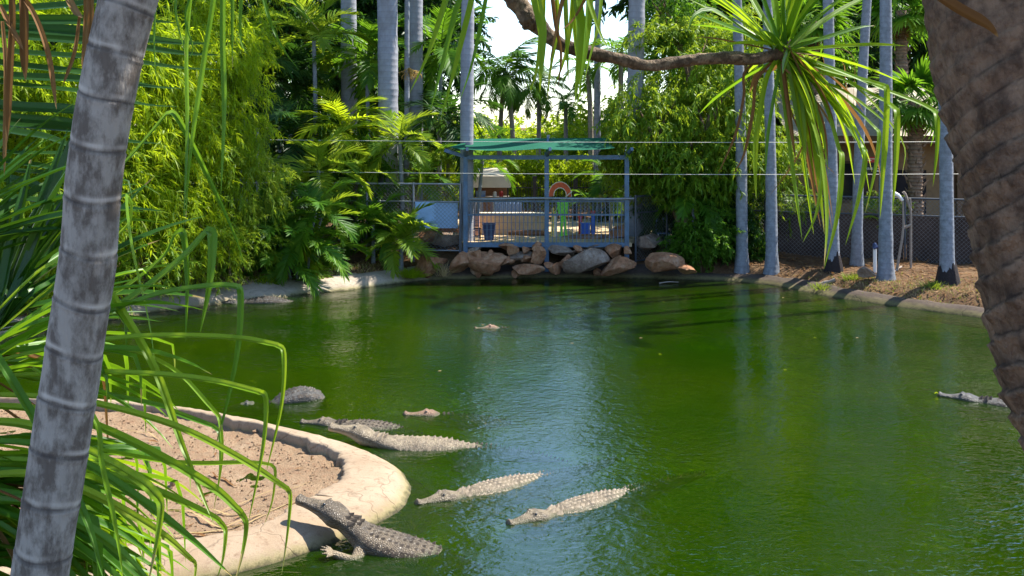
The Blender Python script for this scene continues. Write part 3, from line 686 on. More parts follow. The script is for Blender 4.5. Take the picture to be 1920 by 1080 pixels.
for sx in (-1, 1):
    for sy in (-1, 1): link('leg', Mesh().bar((sx * .11, sy * .10, 0), (sx * .09, sy * .08, .285), .04).build('leg', 'wood_brown', smooth=False), r)
# cart with awning
r = setdown('market_cart', 922, 32.0, 'dark serving cart under a beige sloping awning', 'cart')
link('counter', Mesh().box((0, 0, .86), (1.1, .7, .06)).build('counter', 'wood_grey', smooth=False), r)
link('cabinet', Mesh().box((0, 0, .42), (1.0, .6, .80)).build('cabinet', 'wood_brown', smooth=False), r)
link('back_panel', Mesh().box((0, .32, 1.15), (1.0, .03, .55)).build('back_panel', 'wood_brown', smooth=False), r)
for sx in (-.5, .5):
    for sy in (-.3, .3): link('pole', Mesh().tube([(sx, sy, 0), (sx, sy, 1.62)], .02, 8).build('pole', 'black_metal'), r)
V = [(-.6, -.5, 1.20), (.6, -.5, 1.20), (.62, -.42, 1.55), (-.62, -.42, 1.55), (.45, .35, 1.78), (-.45, .35, 1.78)]
link('awning', Mesh().add(V, [[0, 1, 2, 3], [3, 2, 4, 5]]).build('awning', 'beige_cloth', smooth=False), r)
for nm, x, c in (('cool_box', -.36, 'blue_sheet'), ('canister', .1, 'white_plastic'), ('canister', .3, 'red_paint')):
    o = link(nm, (Mesh().box((0, 0, .075), (.32, .22, .15)).box((0, 0, .165), (.34, .24, .03)) if nm == 'cool_box' else Mesh().tube([(0, 0, 0), (0, 0, .14), (0, 0, .17)], [.06, .06, .03], 12)).build(nm, c, smooth=False),
             loc=(xat(922, 32.0) + x, 31.9, FZ + .89))
    tag(o, {'cool_box': 'pale blue cool box standing on the cart counter', 'white_plastic': 'white canister on the cart counter', 'red_paint': 'red canister on the cart counter'}[c if nm != 'cool_box' else nm], 'box' if nm == 'cool_box' else 'canister')
# black palisade fence and gate posts
o = np.array([-.3, 33.6, .85]); r = thing('palisade_fence', o, 'black metal spiked fence with sagging tops behind the court', 'fence')
pk = Mesh().box((0, 0, .6), (.016, .016, 1.2)).add([(-.014, -.014, 1.2), (.014, -.014, 1.2), (.014, .014, 1.2), (-.014, .014, 1.2), (0, 0, 1.3)], [[0, 1, 4], [1, 2, 4], [2, 3, 4], [3, 0, 4]]).build('picket', 'black_metal', smooth=False)
for x in np.arange(0, 3.6, .095):
    link('picket', pk, r, (x, 0, .12 - .10 * math.sin(math.pi * (x % 1.2) / 1.2)))
for z in (.22, 1.1): link('rail', Mesh().box((1.8, .02, z), (3.6, .03, .035)).build('rail', 'black_metal', smooth=False), r)
for x in (.08, 1.05, 2.4, 3.5): link('post', Mesh().box((x, .03, .72), (.13, .10, 1.44)).box((x, .03, 1.46), (.16, .13, .05)).build('post', 'black_metal', smooth=False), r)
# photo board with orange arch
r = setdown('photo_board', 1050, 28.6, 'painted photo board with orange arch, lime green body and yellow legs', 'photo board')
def arch(r0, r1, cz, y, n=20, sq=1.15):
    a = np.linspace(-.15, math.pi + .15, n); m = Mesh()
    V = [(rr * math.cos(t), yy, cz + rr * sq * math.sin(t)) for yy in (y - .02, y + .02) for rr in (r0, r1) for t in a]
    F = []
    for i in range(n - 1):
        F += [[i, i + 1, n + i + 1, n + i], [2 * n + i + 1, 2 * n + i, 3 * n + i, 3 * n + i + 1], [n + i, n + i + 1, 3 * n + i + 1, 3 * n + i], [i + 1, i, 2 * n + i, 2 * n + i + 1]]
    return m.add(V, F)
link('arch', arch(.185, .315, 1.17, 0).build('arch', 'orange_paint', smooth=False), r)
link('arch_edge', arch(.165, .187, 1.17, -.008).build('arch_edge', 'cream_paint', smooth=False), r)
link('arch_edge', arch(.313, .330, 1.17, -.006).build('arch_edge', 'cream_paint', smooth=False), r)
link('body', Mesh().add([(-.05, -.02, .62), (.20, -.02, .62), (.24, -.02, 1.0), (.05, -.02, 1.06), (-.08, -.02, .95), (-.05, .02, .62), (.20, .02, .62), (.24, .02, 1.0), (.05, .02, 1.06), (-.08, .02, .95)],
     [[0, 1, 2, 3, 4], [9, 8, 7, 6, 5], [0, 5, 6, 1], [1, 6, 7, 2], [2, 7, 8, 3], [3, 8, 9, 4], [4, 9, 5, 0]][2:]).add([(-.05, -.021, .62), (.20, -.021, .62), (.24, -.021, 1.0), (.05, -.021, 1.06), (-.08, -.021, .95)], [[0, 1, 2, 3, 4]]).build('body', 'lime_paint', smooth=False), r)
for sx in (0, 1): link('leg', Mesh().bar((.03 + .13 * sx, -.03, 0), (.055 + .06 * sx, -.03, .66), .07, .03).bar((.03 + .13 * sx - .05, -.03, .03), (.03 + .13 * sx + .05, -.03, .03), .05, .05).build('leg', 'lime_paint', smooth=False), r)
link('leg', Mesh().bar((-.22, -.03, 0), (-.20, -.03, .80), .07, .03).bar((-.22, -.03, .55), (-.08, -.03, .80), .05, .03).build('leg', 'yellow_paint', smooth=False), r)
link('arm', Mesh().bar((.16, -.035, .90), (.34, -.035, 1.04), .07, .03).build('arm', 'lime_paint', smooth=False), r)
link('arm', Mesh().bar((-.02, -.035, .90), (-.14, -.035, .66), .06, .03).build('arm', 'lime_paint', smooth=False), r)
link('arm', Mesh().bar((.16, -.04, 1.12), (.34, -.04, 1.28), .07, .03).build('arm', 'cream_paint', smooth=False), r)
link('panel', Mesh().box((-.13, -.03, .36), (.09, .03, .70)).build('panel', 'cream_paint', smooth=False), r)
# play posts and crate
for px, c, hh, lab in ((1112, 'royal_blue', .62, 'blue wooden play post with red cap on the court'), (1088, 'red_paint', .50, 'red play post beside the blue crate')):
    r = setdown('play_post', px, 29.0, lab, 'post'); link('shaft', Mesh().box((0, 0, hh / 2), (.10, .10, hh)).build('shaft', c, smooth=False), r)
    link('cap', Mesh().box((0, 0, hh + .035), (.12, .12, .07)).build('cap', 'red_paint', smooth=False), r)
r = setdown('toy_crate', 1098, 28.8, 'blue plastic crate on the court between the play posts', 'crate')
link('tub', Mesh().box((0, 0, .17), (.24, .22, .34)).build('tub', 'royal_blue', smooth=False), r); link('rim', Mesh().box((0, 0, .35), (.28, .26, .03)).build('rim', 'royal_blue', smooth=False), r)
boulder(1105, 447, 28.2, 1.3, .3, 'flat brown rock on the court behind the railing', None, .6, .1, 14, 40)
boulder(1155, 438, 28.3, .75, .42, 'brown humped rock with pale top edge behind the railing', None, .6, .3, 13, 41)
# blue chair in the shade
r = thing('chair', (xat(1243, 28.2), 28.2, gz1(xat(1243, 28.2), 28.2)), 'small pale blue chair in the shade beside the platform', 'chair')
link('seat', Mesh().box((0, 0, .32), (.36, .36, .03)).build('seat', 'blue_sheet', smooth=False), r)
for q in range(4): link('slat', Mesh().bar((-.15 + q * .1, .17, .34), (-.15 + q * .1, .25, .72), .06, .015).build('slat', 'blue_sheet', smooth=False), r)
for sx in (-1, 1):
    for sy in (-1, 1): link('leg', Mesh().bar((sx * .16, sy * .16, 0), (sx * .15, sy * .15, .31), .03).build('leg', 'white_plastic', smooth=False), r)

# ------------------------------------------------------------------ brown building on the right
bx0, bx1, by = 8.6, 22.0, 31.0; bz = .55
o = np.array([bx0, by, bz]); r = thing('brown_building', o, 'long tan and brown single storey building with metal roof behind the right fence', 'building')
def B(name, m, mat, smooth=False): return link(name, m.build(name, mat, o, smooth), r)
B('wall', Mesh().box(((bx0 + bx1) / 2, by + 2.5, bz + 1.5), (bx1 - bx0, 5, 3.3)), 'wall_tan')
B('plinth', Mesh().box(((bx0 + bx1) / 2, by - .03, bz + .25), (bx1 - bx0, .06, .7)), 'wall_trim')
for x in np.arange(bx0 + .1, bx1, 2.2): B('column', Mesh().box((x, by - 1.3, bz + 1.45), (.16, .16, 3.1)), 'wall_trim')
B('fascia', Mesh().box(((bx0 + bx1) / 2, by - 1.45, bz + 3.05), (bx1 - bx0 + .8, .06, .24)), 'wall_trim')
n = 70; xs = np.linspace(bx0 - .5, bx1 + .5, n); zz = .02 * np.abs(np.sin(np.arange(n) * 1.571)); V = np.concatenate([np.column_stack([xs, np.full(n, y), z + zz]) for y, z in ((by - 1.55, bz + 3.15), (by + 2.5, bz + 4.7), (by + 6.5, bz + 3.2))])
B('roof', Mesh().add(V, [[q * n + i, q * n + i + 1, (q + 1) * n + i + 1, (q + 1) * n + i] for q in range(2) for i in range(n - 1)]), 'roof_metal')
for x in (bx0 + 1.9, bx0 + 5.2, bx0 + 7.6):
    w_ = B('window', Mesh().box((x, by - .02, bz + 1.75), (1.0, .05, 1.1)), 'glass_dark')
    for sx in (-1, 1): link('frame', Mesh().box((x + sx * .53, by - .04, bz + 1.75), (.07, .06, 1.24)).build('frame', 'wall_trim', o, False), w_)
    for sz in (-1, 1): link('frame', Mesh().box((x, by - .04, bz + 1.75 + sz * .59), (.99, .06, .07)).build('frame', 'wall_trim', o, False), w_)
B('door', Mesh().box((bx0 + 3.6, by - .03, bz + 1.05), (.9, .05, 2.1)), 'shade_dark')
# notice boards
nx = xat(1636, 29.5); r = thing('notice_board', (nx, 29.66, bz), 'red and black notice board on the brown wall', 'sign')
link('board', Mesh().box((0, 0, 2.46), (.62, .03, .16)).build('board', 'red_paint', smooth=False), r, label='red upper board')
link('board', Mesh().box((0, 0, 2.20), (.62, .03, .30)).build('board', 'black_metal', smooth=False), r, label='black lower board with white pictogram')
link('pictogram', Mesh().box((.20, -.022, 2.21), (.15, .012, .20)).build('pictogram', 'white_plastic', smooth=False), r)
link('picto_mark', Mesh().box((.19, -.031, 2.24), (.05, .01, .07)).box((.215, -.031, 2.17), (.09, .01, .035)).build('picto_mark', 'black_metal', smooth=False), r)
cv = bpy.data.curves.new('lettering', 'FONT'); cv.body = 'Please'; cv.size = .13; cv.extrude = .003; cv.align_x = 'CENTER'
tx = bpy.data.objects.new('lettering', cv); COL.objects.link(tx); bpy.context.view_layer.update()
me = bpy.data.meshes.new_from_object(tx.evaluated_get(bpy.context.evaluated_depsgraph_get())); bpy.data.objects.remove(tx); me.materials.append(MAT['white_plastic'])
link('lettering', me, r, (-.10, -.022, 2.17), (R(90), 0, 0))
link('lettering', Mesh().box((-.08, -.021, 2.485), (.38, .01, .022)).box((-.12, -.021, 2.44), (.28, .01, .022)).build('lettering', 'cream_paint', smooth=False), r)
for s in (-.28, .28): link('post', Mesh().box((s, .04, 1.25), (.05, .05, 2.6)).build('post', 'wall_trim', smooth=False), r)

# odd things on the right bank
x, y = onz(1700, 512, .40)[:2]; y += .2
r = thing('gate_frame', (x, y, gz1(x, y)), 'weathered grey pole frame with slanting strut leaning on the fence', 'frame')
h = 1.75
link('upright', Mesh().tube([(.18, 0, -.1), (.19, .02, h * .75), (.17, .02, h)], [.032, .03, .026], 8).build('upright', 'wood_grey'), r)
link('strut', Mesh().tube([(-.22, -.1, -.1), (-.05, -.04, .75), (.0, 0, 1.1), (-.02, 0, h + .0)], [.035, .032, .028, .022], 8).build('strut', 'wood_grey'), r)
link('cross_piece', Mesh().tube([(0, 0, 1.02), (.19, 0, 1.10)], .035, 8).build('cross_piece', 'wood_grey'), r)
link('top_piece', Mesh().tube([(.19, .02, h * .82), (.05, .02, h + .1), (.0, .02, h + .16)], .035, 8).build('top_piece', 'wood_grey'), r)
link('white_stump', Mesh().tube([(-.03, 0, h - .05), (-.15, -.03, h + .08), (-.34, -.03, h + .16), (-.40, -.03, h + .12)], [.04, .05, .06, .035], 10).build('white_stump', 'white_plastic'), r)
x, y = onz(1643, 512, .38)[:2]; y += .1
r = thing('pipe', (x, y, gz1(x, y)), 'short white upright pipe with dark cap by the fence', 'pipe')
link('shaft', Mesh().tube([(0, 0, -.1), (0, 0, .62)], .045, 10).build('shaft', 'white_plastic'), r); link('cap', Mesh().tube([(0, 0, .60), (0, 0, .70), (0, 0, .74)], [.055, .055, .02], 10).build('cap', 'blue_plastic'), r)
link('elbow', Mesh().tube([(-.05, -.05, .60), (.09, -.05, .66)], .03, 8).build('elbow', 'blue_plastic'), r)
boulder(1628, 512, 24.0, .40, .26, 'pale grey stone at the foot of the white pipe', None, .35, .3, 12, 44)
def stick(pts, r0, r1, mat, label, z=.05):
    C = crom(pts, 6); o = C[0].copy(); m = Mesh().tube(C, np.linspace(r0, r1, len(C)) * (1 + .2 * np.sin(np.arange(len(C)) * 1.7)), 8)
    return tag(link('stick', m.build('stick', mat, o), loc=o), label, 'stick')
def gp(px, py, dz_=.04):
    d = 26.0
    for _ in range(30): p = at(px, py, d); d += (p[2] - gz1(p[0], p[1]) - dz_) * 1.1; d = float(np.clip(d, 15, 30))
    p = at(px, py, d); return (p[0], p[1], gz1(p[0], p[1]) + dz_)
stick([gp(1508, 541), gp(1535, 534, .06), gp(1566, 525)], .045, .05, 'wood_grey', 'pale bleached log lying on the right bank')
a_ = onz(1236, 531, .02); b_ = onz(1272, 529, .03); stick([a_, (a_ + b_) / 2 + [0, 0, .02], b_], .018, .012, 'wood_grey', 'pale stick floating off the rock pile')
stick([gp(1505, 545), gp(1540, 553, .03), gp(1590, 556, .03), gp(1622, 560, .02)], .02, .012, 'wood_grey', 'thin curved twig along the right waterline')
stick([gp(1690, 500), gp(1660, 520, .03), gp(1630, 536, .03)], .025, .015, 'wood_grey', 'thin grey stick slanting down the right bank')
stick([gp(700, 508), gp(730, 518, .05), gp(762, 522, .05), gp(790, 520, .05)], .02, .012, 'wood_brown', 'brown twig on the left bank by the yellow-green tuft')
stick([gp(838, 532, .05), gp(870, 528, .05), gp(905, 529, .05)], .03, .02, 'wood_brown', 'brown stick on the concrete below the reddish boulder')

# ------------------------------------------------------------------ foliage prototypes
def nz(v): return v / (np.linalg.norm(v, axis=-1, keepdims=True) + 1e-9)
def leaflets(m, B, D, N, L, W, droop, v, secs=(0, .3, .7, 1), prof=(.45, 1, .75, .06), mat=0):
    n = len(B); S = nz(np.cross(D, N)); L = np.broadcast_to(L, (n,)); W = np.broadcast_to(W, (n,)); droop = np.broadcast_to(droop, (n,))
    rows = []
    for t, p in zip(secs, prof):
        P = B + D * (L * t)[:, None]; P[:, 2] -= droop * L * t * t
        rows.append(P - S * (W * p / 2)[:, None]); rows.append(P + S * (W * p / 2)[:, None])
    k = len(secs); V = np.stack(rows, 1).reshape(-1, 3); b = np.arange(n)[:, None] * (2 * k)
    F = np.concatenate([b + np.array([2 * i, 2 * i + 1, 2 * i + 3, 2 * i + 2]) for i in range(k - 1)])
    m.add(V, F, np.repeat(np.broadcast_to(v, (n,)), 2 * k), mat)

def frond_mesh(name, L, n, ll, lw, arch, vup, droop, seed, mat, jit=.15, pet=.16, power=1.3, side=.12):
    g = np.random.default_rng(seed); t = np.linspace(0, 1, 40); th = -arch * t ** power; yaw = side * g.normal() * t ** 2
    T = np.column_stack([np.cos(th) * np.cos(yaw), np.cos(th) * np.sin(yaw), np.sin(th)]); pos = np.concatenate([[[0, 0, 0]], np.cumsum(T[:-1] * L / 39, axis=0)])
    m = Mesh(); m.tube(pos[::3], np.linspace(.018, .004, len(pos[::3])) * max(L / 1.8, .7), 4, .78)
    for s in (-1, 1):
        ti = pet + (1 - pet) * (np.arange(n) + g.uniform(-.3, .3, n)) / n; ti = np.clip(ti, 0, 1)
        B = np.column_stack([np.interp(ti, t, pos[:, i]) for i in range(3)]); TT = nz(np.column_stack([np.interp(ti, t, T[:, i]) for i in range(3)]))
        S = np.cross(TT, [0, 0, 1.0]); S = nz(S) * -s; U = nz(np.cross(S, TT)) * (1 if s < 0 else -1); U = np.where(U[:, 2:3] < 0, -U, U)
        q = (ti - pet) / (1 - pet); a = R(68) - R(42) * q + g.normal(0, .07, n); vu = vup + g.normal(0, jit, n)
        D = nz(TT * np.cos(a)[:, None] + (S * np.cos(vu)[:, None] + U * np.sin(vu)[:, None]) * np.sin(a)[:, None])
        N = nz(U * np.cos(vu)[:, None] - S * np.sin(vu)[:, None] + g.normal(0, .12, (n, 3)))
        ln = ll * (.5 + .5 * np.sin(np.pi * np.clip(q * .85 + .18, 0, 1))) * g.uniform(.85, 1.1, n)
        leaflets(m, B, D, N, ln, lw * g.uniform(.8, 1.15, n), droop * g.uniform(.6, 1.4, n), g.uniform(0, .95, n) * .7 + .2)
    return m.build(name, mat)
FR = {}
for q in range(3):
    FR['royal', q] = frond_mesh('frond', 3.0, 62, .62, .045, 1.5, .1, .55, 10 + q, 'leaf_palm', .45)
    FR['coco', q] = frond_mesh('frond', 2.3, 46, .62, .05, 1.35, -.1, .5, 20 + q, 'leaf_palm', .15)
    FR['cane', q] = frond_mesh('frond', 1.5, 32, .48, .042, 1.25, .45, .22, 30 + q, 'leaf_bright', .12)
    FR['green', q] = frond_mesh('frond', 1.6, 30, .55, .055, 1.15, .35, .25, 40 + q, 'leaf_palm', .14)
    FR['dark', q] = frond_mesh('frond', 2.0, 36, .62, .055, 1.45, .15, .4, 50 + q, 'leaf_dark', .2)
    FR['gold', q] = frond_mesh('frond', 1.5, 34, .5, .04, 1.3, .3, .35, 60 + q, 'leaf_yellow', .2)
    FR['dry', q] = frond_mesh('frond', 1.5, 24, .45, .03, 1.7, .1, .9, 70 + q, 'leaf_dead', .4)
def fan_mesh(seed, mat, r=.85, n=34, spread=4.9, droop=.35):
    g = np.random.default_rng(seed); m = Mesh(); m.tube([(0, 0, 0), (.35, 0, .02), (.7, 0, 0)], [.014, .012, .010], 4, .8)
    a = np.linspace(-spread / 2, spread / 2, n); D = np.column_stack([np.cos(a), np.sin(a), .12 * np.cos(a * 2) + g.normal(0, .03, n)]); B = np.tile([.7, 0, 0.0], (n, 1))
    leaflets(m, B, nz(D), np.tile([0, 0, 1.0], (n, 1)) + g.normal(0, .15, (n, 3)), r * (1 - .25 * (np.abs(a) / 2.5) ** 2) * g.uniform(.9, 1.08, n), .085, droop * g.uniform(.6, 1.5, n), g.uniform(.1, .9, n), (0, .35, .6, .85, 1), (.35, 1, .75, .35, .03))
    return m.build('frond', mat)
for q in range(3):
    FR['fan', q] = fan_mesh(80 + q, 'leaf_palm'); FR['fanb', q] = fan_mesh(90 + q, 'leaf_bright', .6, 26, 4.2, .2)

def leafy(name, seed, rad, nspray, nleaf, slen, ll, lw, droop, mat, up=0.0, hollow=.45, lump=.35, ldroop=.3):
    g = np.random.default_rng(seed); rad = np.array(rad, float)
    d = nz(g.normal(0, 1, (nspray, 3))); rr = hollow + (1 - hollow) * g.random(nspray) ** .6
    lum = 1 + lump * (vnoise(d[:, 0] * 2.6 + seed, d[:, 1] * 2.6 + 5) + vnoise(d[:, 2] * 2.6 + seed, d[:, 0] * 2.6 + 11)) * 1.6
    O = d * (rr * lum)[:, None] * rad
    A = nz(d * .8 + g.normal(0, .45, (nspray, 3)) + np.array([0, 0, up - droop]))
    s = (np.arange(nleaf) + .5) / nleaf
    B = O[:, None, :] + A[:, None, :] * (s[None, :, None] * slen * g.uniform(.6, 1.2, (nspray, 1, 1))); B[..., 2] -= droop * slen * .5 * s ** 2
    n = nspray * nleaf; B = B.reshape(-1, 3); AA = np.repeat(A, nleaf, 0)
    D = nz(AA * .55 + g.normal(0, .55, (n, 3)) + np.array([0, 0, -droop * .5])); N = nz(g.normal(0, .6, (n, 3)) + np.array([0, 0, .9]))
    tone = np.repeat(g.uniform(.05, .9, nspray), nleaf) * .55 + g.random(n) * .43
    m = Mesh(); leaflets(m, B, D, N, ll * g.uniform(.6, 1.25, n), lw * g.uniform(.7, 1.2, n), ldroop, np.clip(tone, 0, .99), (0, .45, 1), (.3, 1, .05))
    for k in range(0, nspray, 3):
        m.tube([O[k] * .55, O[k], O[k] + A[k] * slen * .7], [.012, .007, .003], 3, .3, cap=False)
    return m.build(name, mat)
LF = {
    'bamboo': [leafy('foliage', 1 + q, (1.4, 1.2, 1.5), 330, 26, .60, .18, .026, .55, 'leaf_yellow', .1, .72, .5) for q in range(2)],
    'feather': [leafy('foliage', 5 + q, (1.4, 1.2, 1.4), 330, 26, .50, .16, .032, .5, 'leaf_bright', .2, .68, .5) for q in range(2)],
    'fishtail': [leafy('foliage', 9 + q, (1.5, 1.3, 1.2), 270, 22, .6, .18, .055, .75, 'leaf_bright', .1, .62, .5, .5) for q in range(2)],
    'green': [leafy('foliage', 13 + q, (1.5, 1.3, 1.3), 380, 24, .45, .15, .05, .45, 'leaf_palm', .15, .4, .45) for q in range(2)],
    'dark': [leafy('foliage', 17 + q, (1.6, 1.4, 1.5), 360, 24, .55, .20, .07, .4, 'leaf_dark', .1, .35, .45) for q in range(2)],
    'far': [leafy('foliage', 21 + q, (1.6, 1.5, 1.2), 330, 22, .5, .16, .06, .2, 'leaf_yellow', .3, .4, .5) for q in range(2)],
}

# ------------------------------------------------------------------ palms and trees
def ring_trunk(m, C, r, ring, depth, sides=16, noise=.0, v0=0.0, seed=0, von=1.0):
    """tube with leaf-scar rings; C dense centre line, r radii"""
    s = np.r_[0, np.cumsum(np.linalg.norm(np.diff(C, axis=0), axis=1))]; total = s[-1]
    n = int(total / ring); knots = np.sort(np.concatenate([(np.arange(n) + .5) * ring + o for o in (-.16 * ring, 0, .10 * ring)] + [[0, total]])); knots = knots[(knots >= 0) & (knots <= total)]
    P = np.column_stack([np.interp(knots, s, C[:, i]) for i in range(3)]); rr = np.interp(knots, s, r); ph = (knots / ring - .5) % 1.0
    on = (np.abs(ph) < .05) | (ph > .95)
    rr = rr * (1 + np.where(on, depth, 0) + noise * vnoise(knots * 3, knots * 0 + seed)); m.tube(P, rr, sides, np.where(on, von, v0))
def palm(name, x, y, h, r0, r1, kind, nf, fs, label, group=None, lean=(0, 0), bark='bark_royal', ring=.16, base=.35, spread=(-30, 75), shaft=0.0, dead=0, fruit=None, seed=0, z=None, bulge=.0):
    g = np.random.default_rng(seed + 500); z = gz1(x, y) - .05 if z is None else z
    rt = thing(name, (x, y, z), label, 'palm tree', group)
    t = np.linspace(0, 1, 60); C = np.column_stack([lean[0] * t ** 1.6 + .04 * np.sin(t * 5 + seed) * min(h / 6, 1) * t, lean[1] * t ** 1.6, h * t])
    r = r0 + (r1 - r0) * t + base * r0 * np.exp(-t * h / .28) + bulge * r0 * np.sin(np.pi * t)
    m = Mesh(); ring_trunk(m, C, r, ring, .014, 18, .07, 0, seed, .4); link('trunk', m.build('trunk', bark), rt)
    top = C[-1]
    if shaft: link('crownshaft', Mesh().tube([top, top + [0, 0, shaft * .5], top + [0, 0, shaft]], [r1 * .95, r1 * 1.05, r1 * .5], 14).build('crownshaft', 'leaf_palm'), rt); top = top + [0, 0, shaft * .92]
    crown(rt, top, kind, nf, fs, g, spread, dead)
    if fruit:
        link('fruit_cluster', fruit_mesh(seed, fruit), rt, top + np.array([0, -.12, -.35]))
    return rt
def crown(rt, top, kind, nf, fs, g, spread=(-30, 75), dead=0, az0=None):
    for k in range(nf):
        az = (k * 2.39996 + g.uniform(-.25, .25)) if az0 is None else az0[k % len(az0)] + g.uniform(-.3, .3)
        el = R(spread[1] + (spread[0] - spread[1]) * (k + .5) / nf + g.uniform(-7, 7))
        link('frond', FR[kind, k % 3], rt, top + np.array([0, 0, -.02 * k / nf]), (g.uniform(-.35, .35), -el, az), fs * g.uniform(.85, 1.12))
    for k in range(dead):
        link('frond', FR['dry', k % 3], rt, top - np.array([0, 0, .06]), (g.uniform(-.3, .3), R(g.uniform(35, 60)), g.uniform(0, 6.28)), fs * .75)
def fruit_mesh(seed, mat, r=.30):
    g = np.random.default_rng(seed); m = Mesh()
    for k in range(46):
        a = nz(g.normal(0, 1, 3)); a[2] = -abs(a[2]) * .6; e = a * r * g.uniform(.6, 1.1)
        m.tube([(0, 0, .1), e * .5 + [0, 0, .03], e, e + [0, 0, -.10]], [.009, .008, .007, .004], 4, g.random())
        for q in range(4):
            IV, IF = ico(); m.add(IV * .014 + e * g.uniform(.5, 1.05) + g.normal(0, .02, 3), IF, g.random())
    return m.build('fruit_cluster', mat)
def xy(px, d): return (px - 960) / FPX * d, d

GR = 'thick grey royal palms behind the pond'
for px, d, w, lab, sd_, hh in ((728, 29.0, 38, 'stout smooth grey royal palm with sunlit right edge behind the left fence', 1, 18.5),
                     (655, 32.0, 30, 'grey royal palm trunk rising behind the dark palm thicket', 2, 18), (779, 31.0, 29, 'grey royal palm with ringed trunk just behind the stout one', 3, 17.5),
                     (875, 27.5, 25, 'ringed grey palm rising directly behind the left platform post', 4, 17), (1190, 29.0, 31, 'blue-grey royal palm rising out of the leafy tree right of the platform', 5, 18)):
    x, y = xy(px, d); r = w / 2 * d / FPX; palm('royal_palm', x, y, hh, r, r * .8, 'royal', 15, 1.15, lab, GR, (.25 * (sd_ - 2.5) * .4, 0), 'bark_royal', .17, .25, (-35, 70), 1.5, 0, None, sd_, bulge=.06)
x, y = xy(761, 29.8); palm('slender_palm', x, y, 8.6, .085, .07, 'cane', 9, 1.2, 'slender pole-thin palm with golden fruit ball between two royal palms', None, (.1, 0), 'bark_slender', .22, .2, (-30, 70), .5, 0, None, 7)
o = link('fruit_cluster', fruit_mesh(3, 'fruit_brown', .42), bpy.data.objects['slender_palm'], (.1, -.05, 4 + 96 / FPX * 29.8 - gz1(x, y) + .15))
x, y = xy(1119, 34); palm('slender_palm', x, y, 9.5, .13, .10, 'royal', 12, .8, 'slim violet-grey palm behind the shade sail', None, (.1, 0), 'bark_slender', .2, .2, (-40, 65), .7, 0, None, 8)
GS = 'slim blue-grey palms along the right bank'
for k, (px, py, top, w, lab, h) in enumerate(((1391, 508, -4, 22, 'slim blue-grey palm beside the leafy tree at the end of the boulders', 10.5), (1447, 510, -2, 22, 'slim speckled palm standing right below the strap-leaf rosette', 10.0),
            (1562, 508, -8, 23, 'slim palm with blackened foot next to the bleached log', 11), (1607, 496, 14, 20, 'slim palm with leaf litter round its foot close to the fence', 10.5),
            (1661, 524, 0, 26, 'slim grey palm beside the white pipe and pole frame', 11), (1776, 530, -10, 26, 'slim violet-grey palm with dark fibrous foot on dry grass', 10.5))):
    p = np.array(gp(px, py, 0.0)); d = p[1]; r = w / 2 * d / FPX
    palm('bank_palm', p[0], d, h, r, r * .72, 'royal', 6, .5, lab, GS, (top * d / FPX * h / 3.6, .1 + .3 * math.sin(k * 2.3)), 'bark_slender', .13, .45, (-30, 70), .9, 0, None, 20 + k)
    if k in (2, 5):
        rt = [o for o in bpy.data.objects if o.get('label') == lab][0]
        m = Mesh(); m.tube([(0, 0, -.1), (0, 0, .1), (0, 0, .32), (0, 0, .40), (0, 0, .52)], [r * 1.75, r * 1.5, r * 1.25, r * 1.12, r * 1.0], 22, .9); V = m.V[0].reshape(5, 22, 3); V[1:, :, 2] += .13 * vnoise(np.arange(22) * .9, np.arange(22) * 0 + k); V[:, :, :2] *= (1 + .25 * vnoise(np.arange(22) * 1.3, np.arange(22) * 0 + 5))[None, :, None]; m.V[0] = V.reshape(-1, 3)
        link('burnt_foot', m.build('burnt_foot', 'bark_burnt'), rt)
# far coconut palms in the gap
for k, (px, top, base, d, fs, lab) in enumerate(((935, (945, 128), 330, 40, .88, 'coconut palm with full green crown beyond the court'), (968, (951, 140), 330, 39, .72, 'leaning coconut palm sharing its crown with the taller one'),
            (1010, (1009, 158), 330, 42, .66, 'short coconut palm with curved trunk behind the sail middle'), (1108, (1104, 120), 330, 36, .72, 'dark palm with drooping fronds beside the sky gap'),
            (1060, (1062, 190), 330, 44, .62, 'small dark palm hanging over the sky gap'), (1165, (1166, 95), 330, 33, .72, 'dark fan-crowned palm in front of the blue-grey royal palm'))):
    x, y = xy(px, d); x1, _ = xy(top[0], d); z1 = EYE - (top[1] - HOR) / FPX * d; z0 = gz1(x, y)
    palm('coconut_palm', x, y, z1 - z0, .11, .08, 'coco' if k < 3 else 'green', 14, fs, lab, None, (x1 - x, 0), 'bark_coco', .12, .5, (-48, 75), 0, 1 if k < 3 else 0, None, 40 + k)

# thicket palms on the left
def px_palm(name, px, topy, d, kind, nf, fs, lab, r=.05, dead=0, fruit=None, seed=0, lean=0.0, spread=(-35, 78), bark='bark_slender', group=None, base_px=None):
    bx, y = xy(base_px if base_px is not None else px, d); tx, _ = xy(px, d); z1 = EYE - (topy - HOR) / FPX * d; z0 = gz1(bx, y)
    return palm(name, bx, y, max(z1 - z0, .15), r, r * .8, kind, nf, fs, lab, group, (tx - bx, 0), bark, .12, .3, spread, 0, dead, fruit, seed, z0 - .02)
px_palm('cane_palm', 748, 262, 28.0, 'cane', 14, .95, 'bright cane palm with arching fronds above the left fence', .07, 0, None, 60, base_px=757)
px_palm('cane_palm', 752, 452, 26.5, 'cane', 17, .85, 'low bright cane palm at the water edge left of the boulders', .06, 0, None, 61, spread=(-20, 80))
px_palm('cane_palm', 640, 240, 28.2, 'gold', 14, 1.1, 'yellowing palm with orange fruit strings above the thicket', .06, 3, 'fruit_orange', 62)
px_palm('cane_palm', 598, 318, 26.2, 'cane', 13, 1.0, 'cane palm with pale upright fronds above the dense dark clump', .06, 0, None, 63)
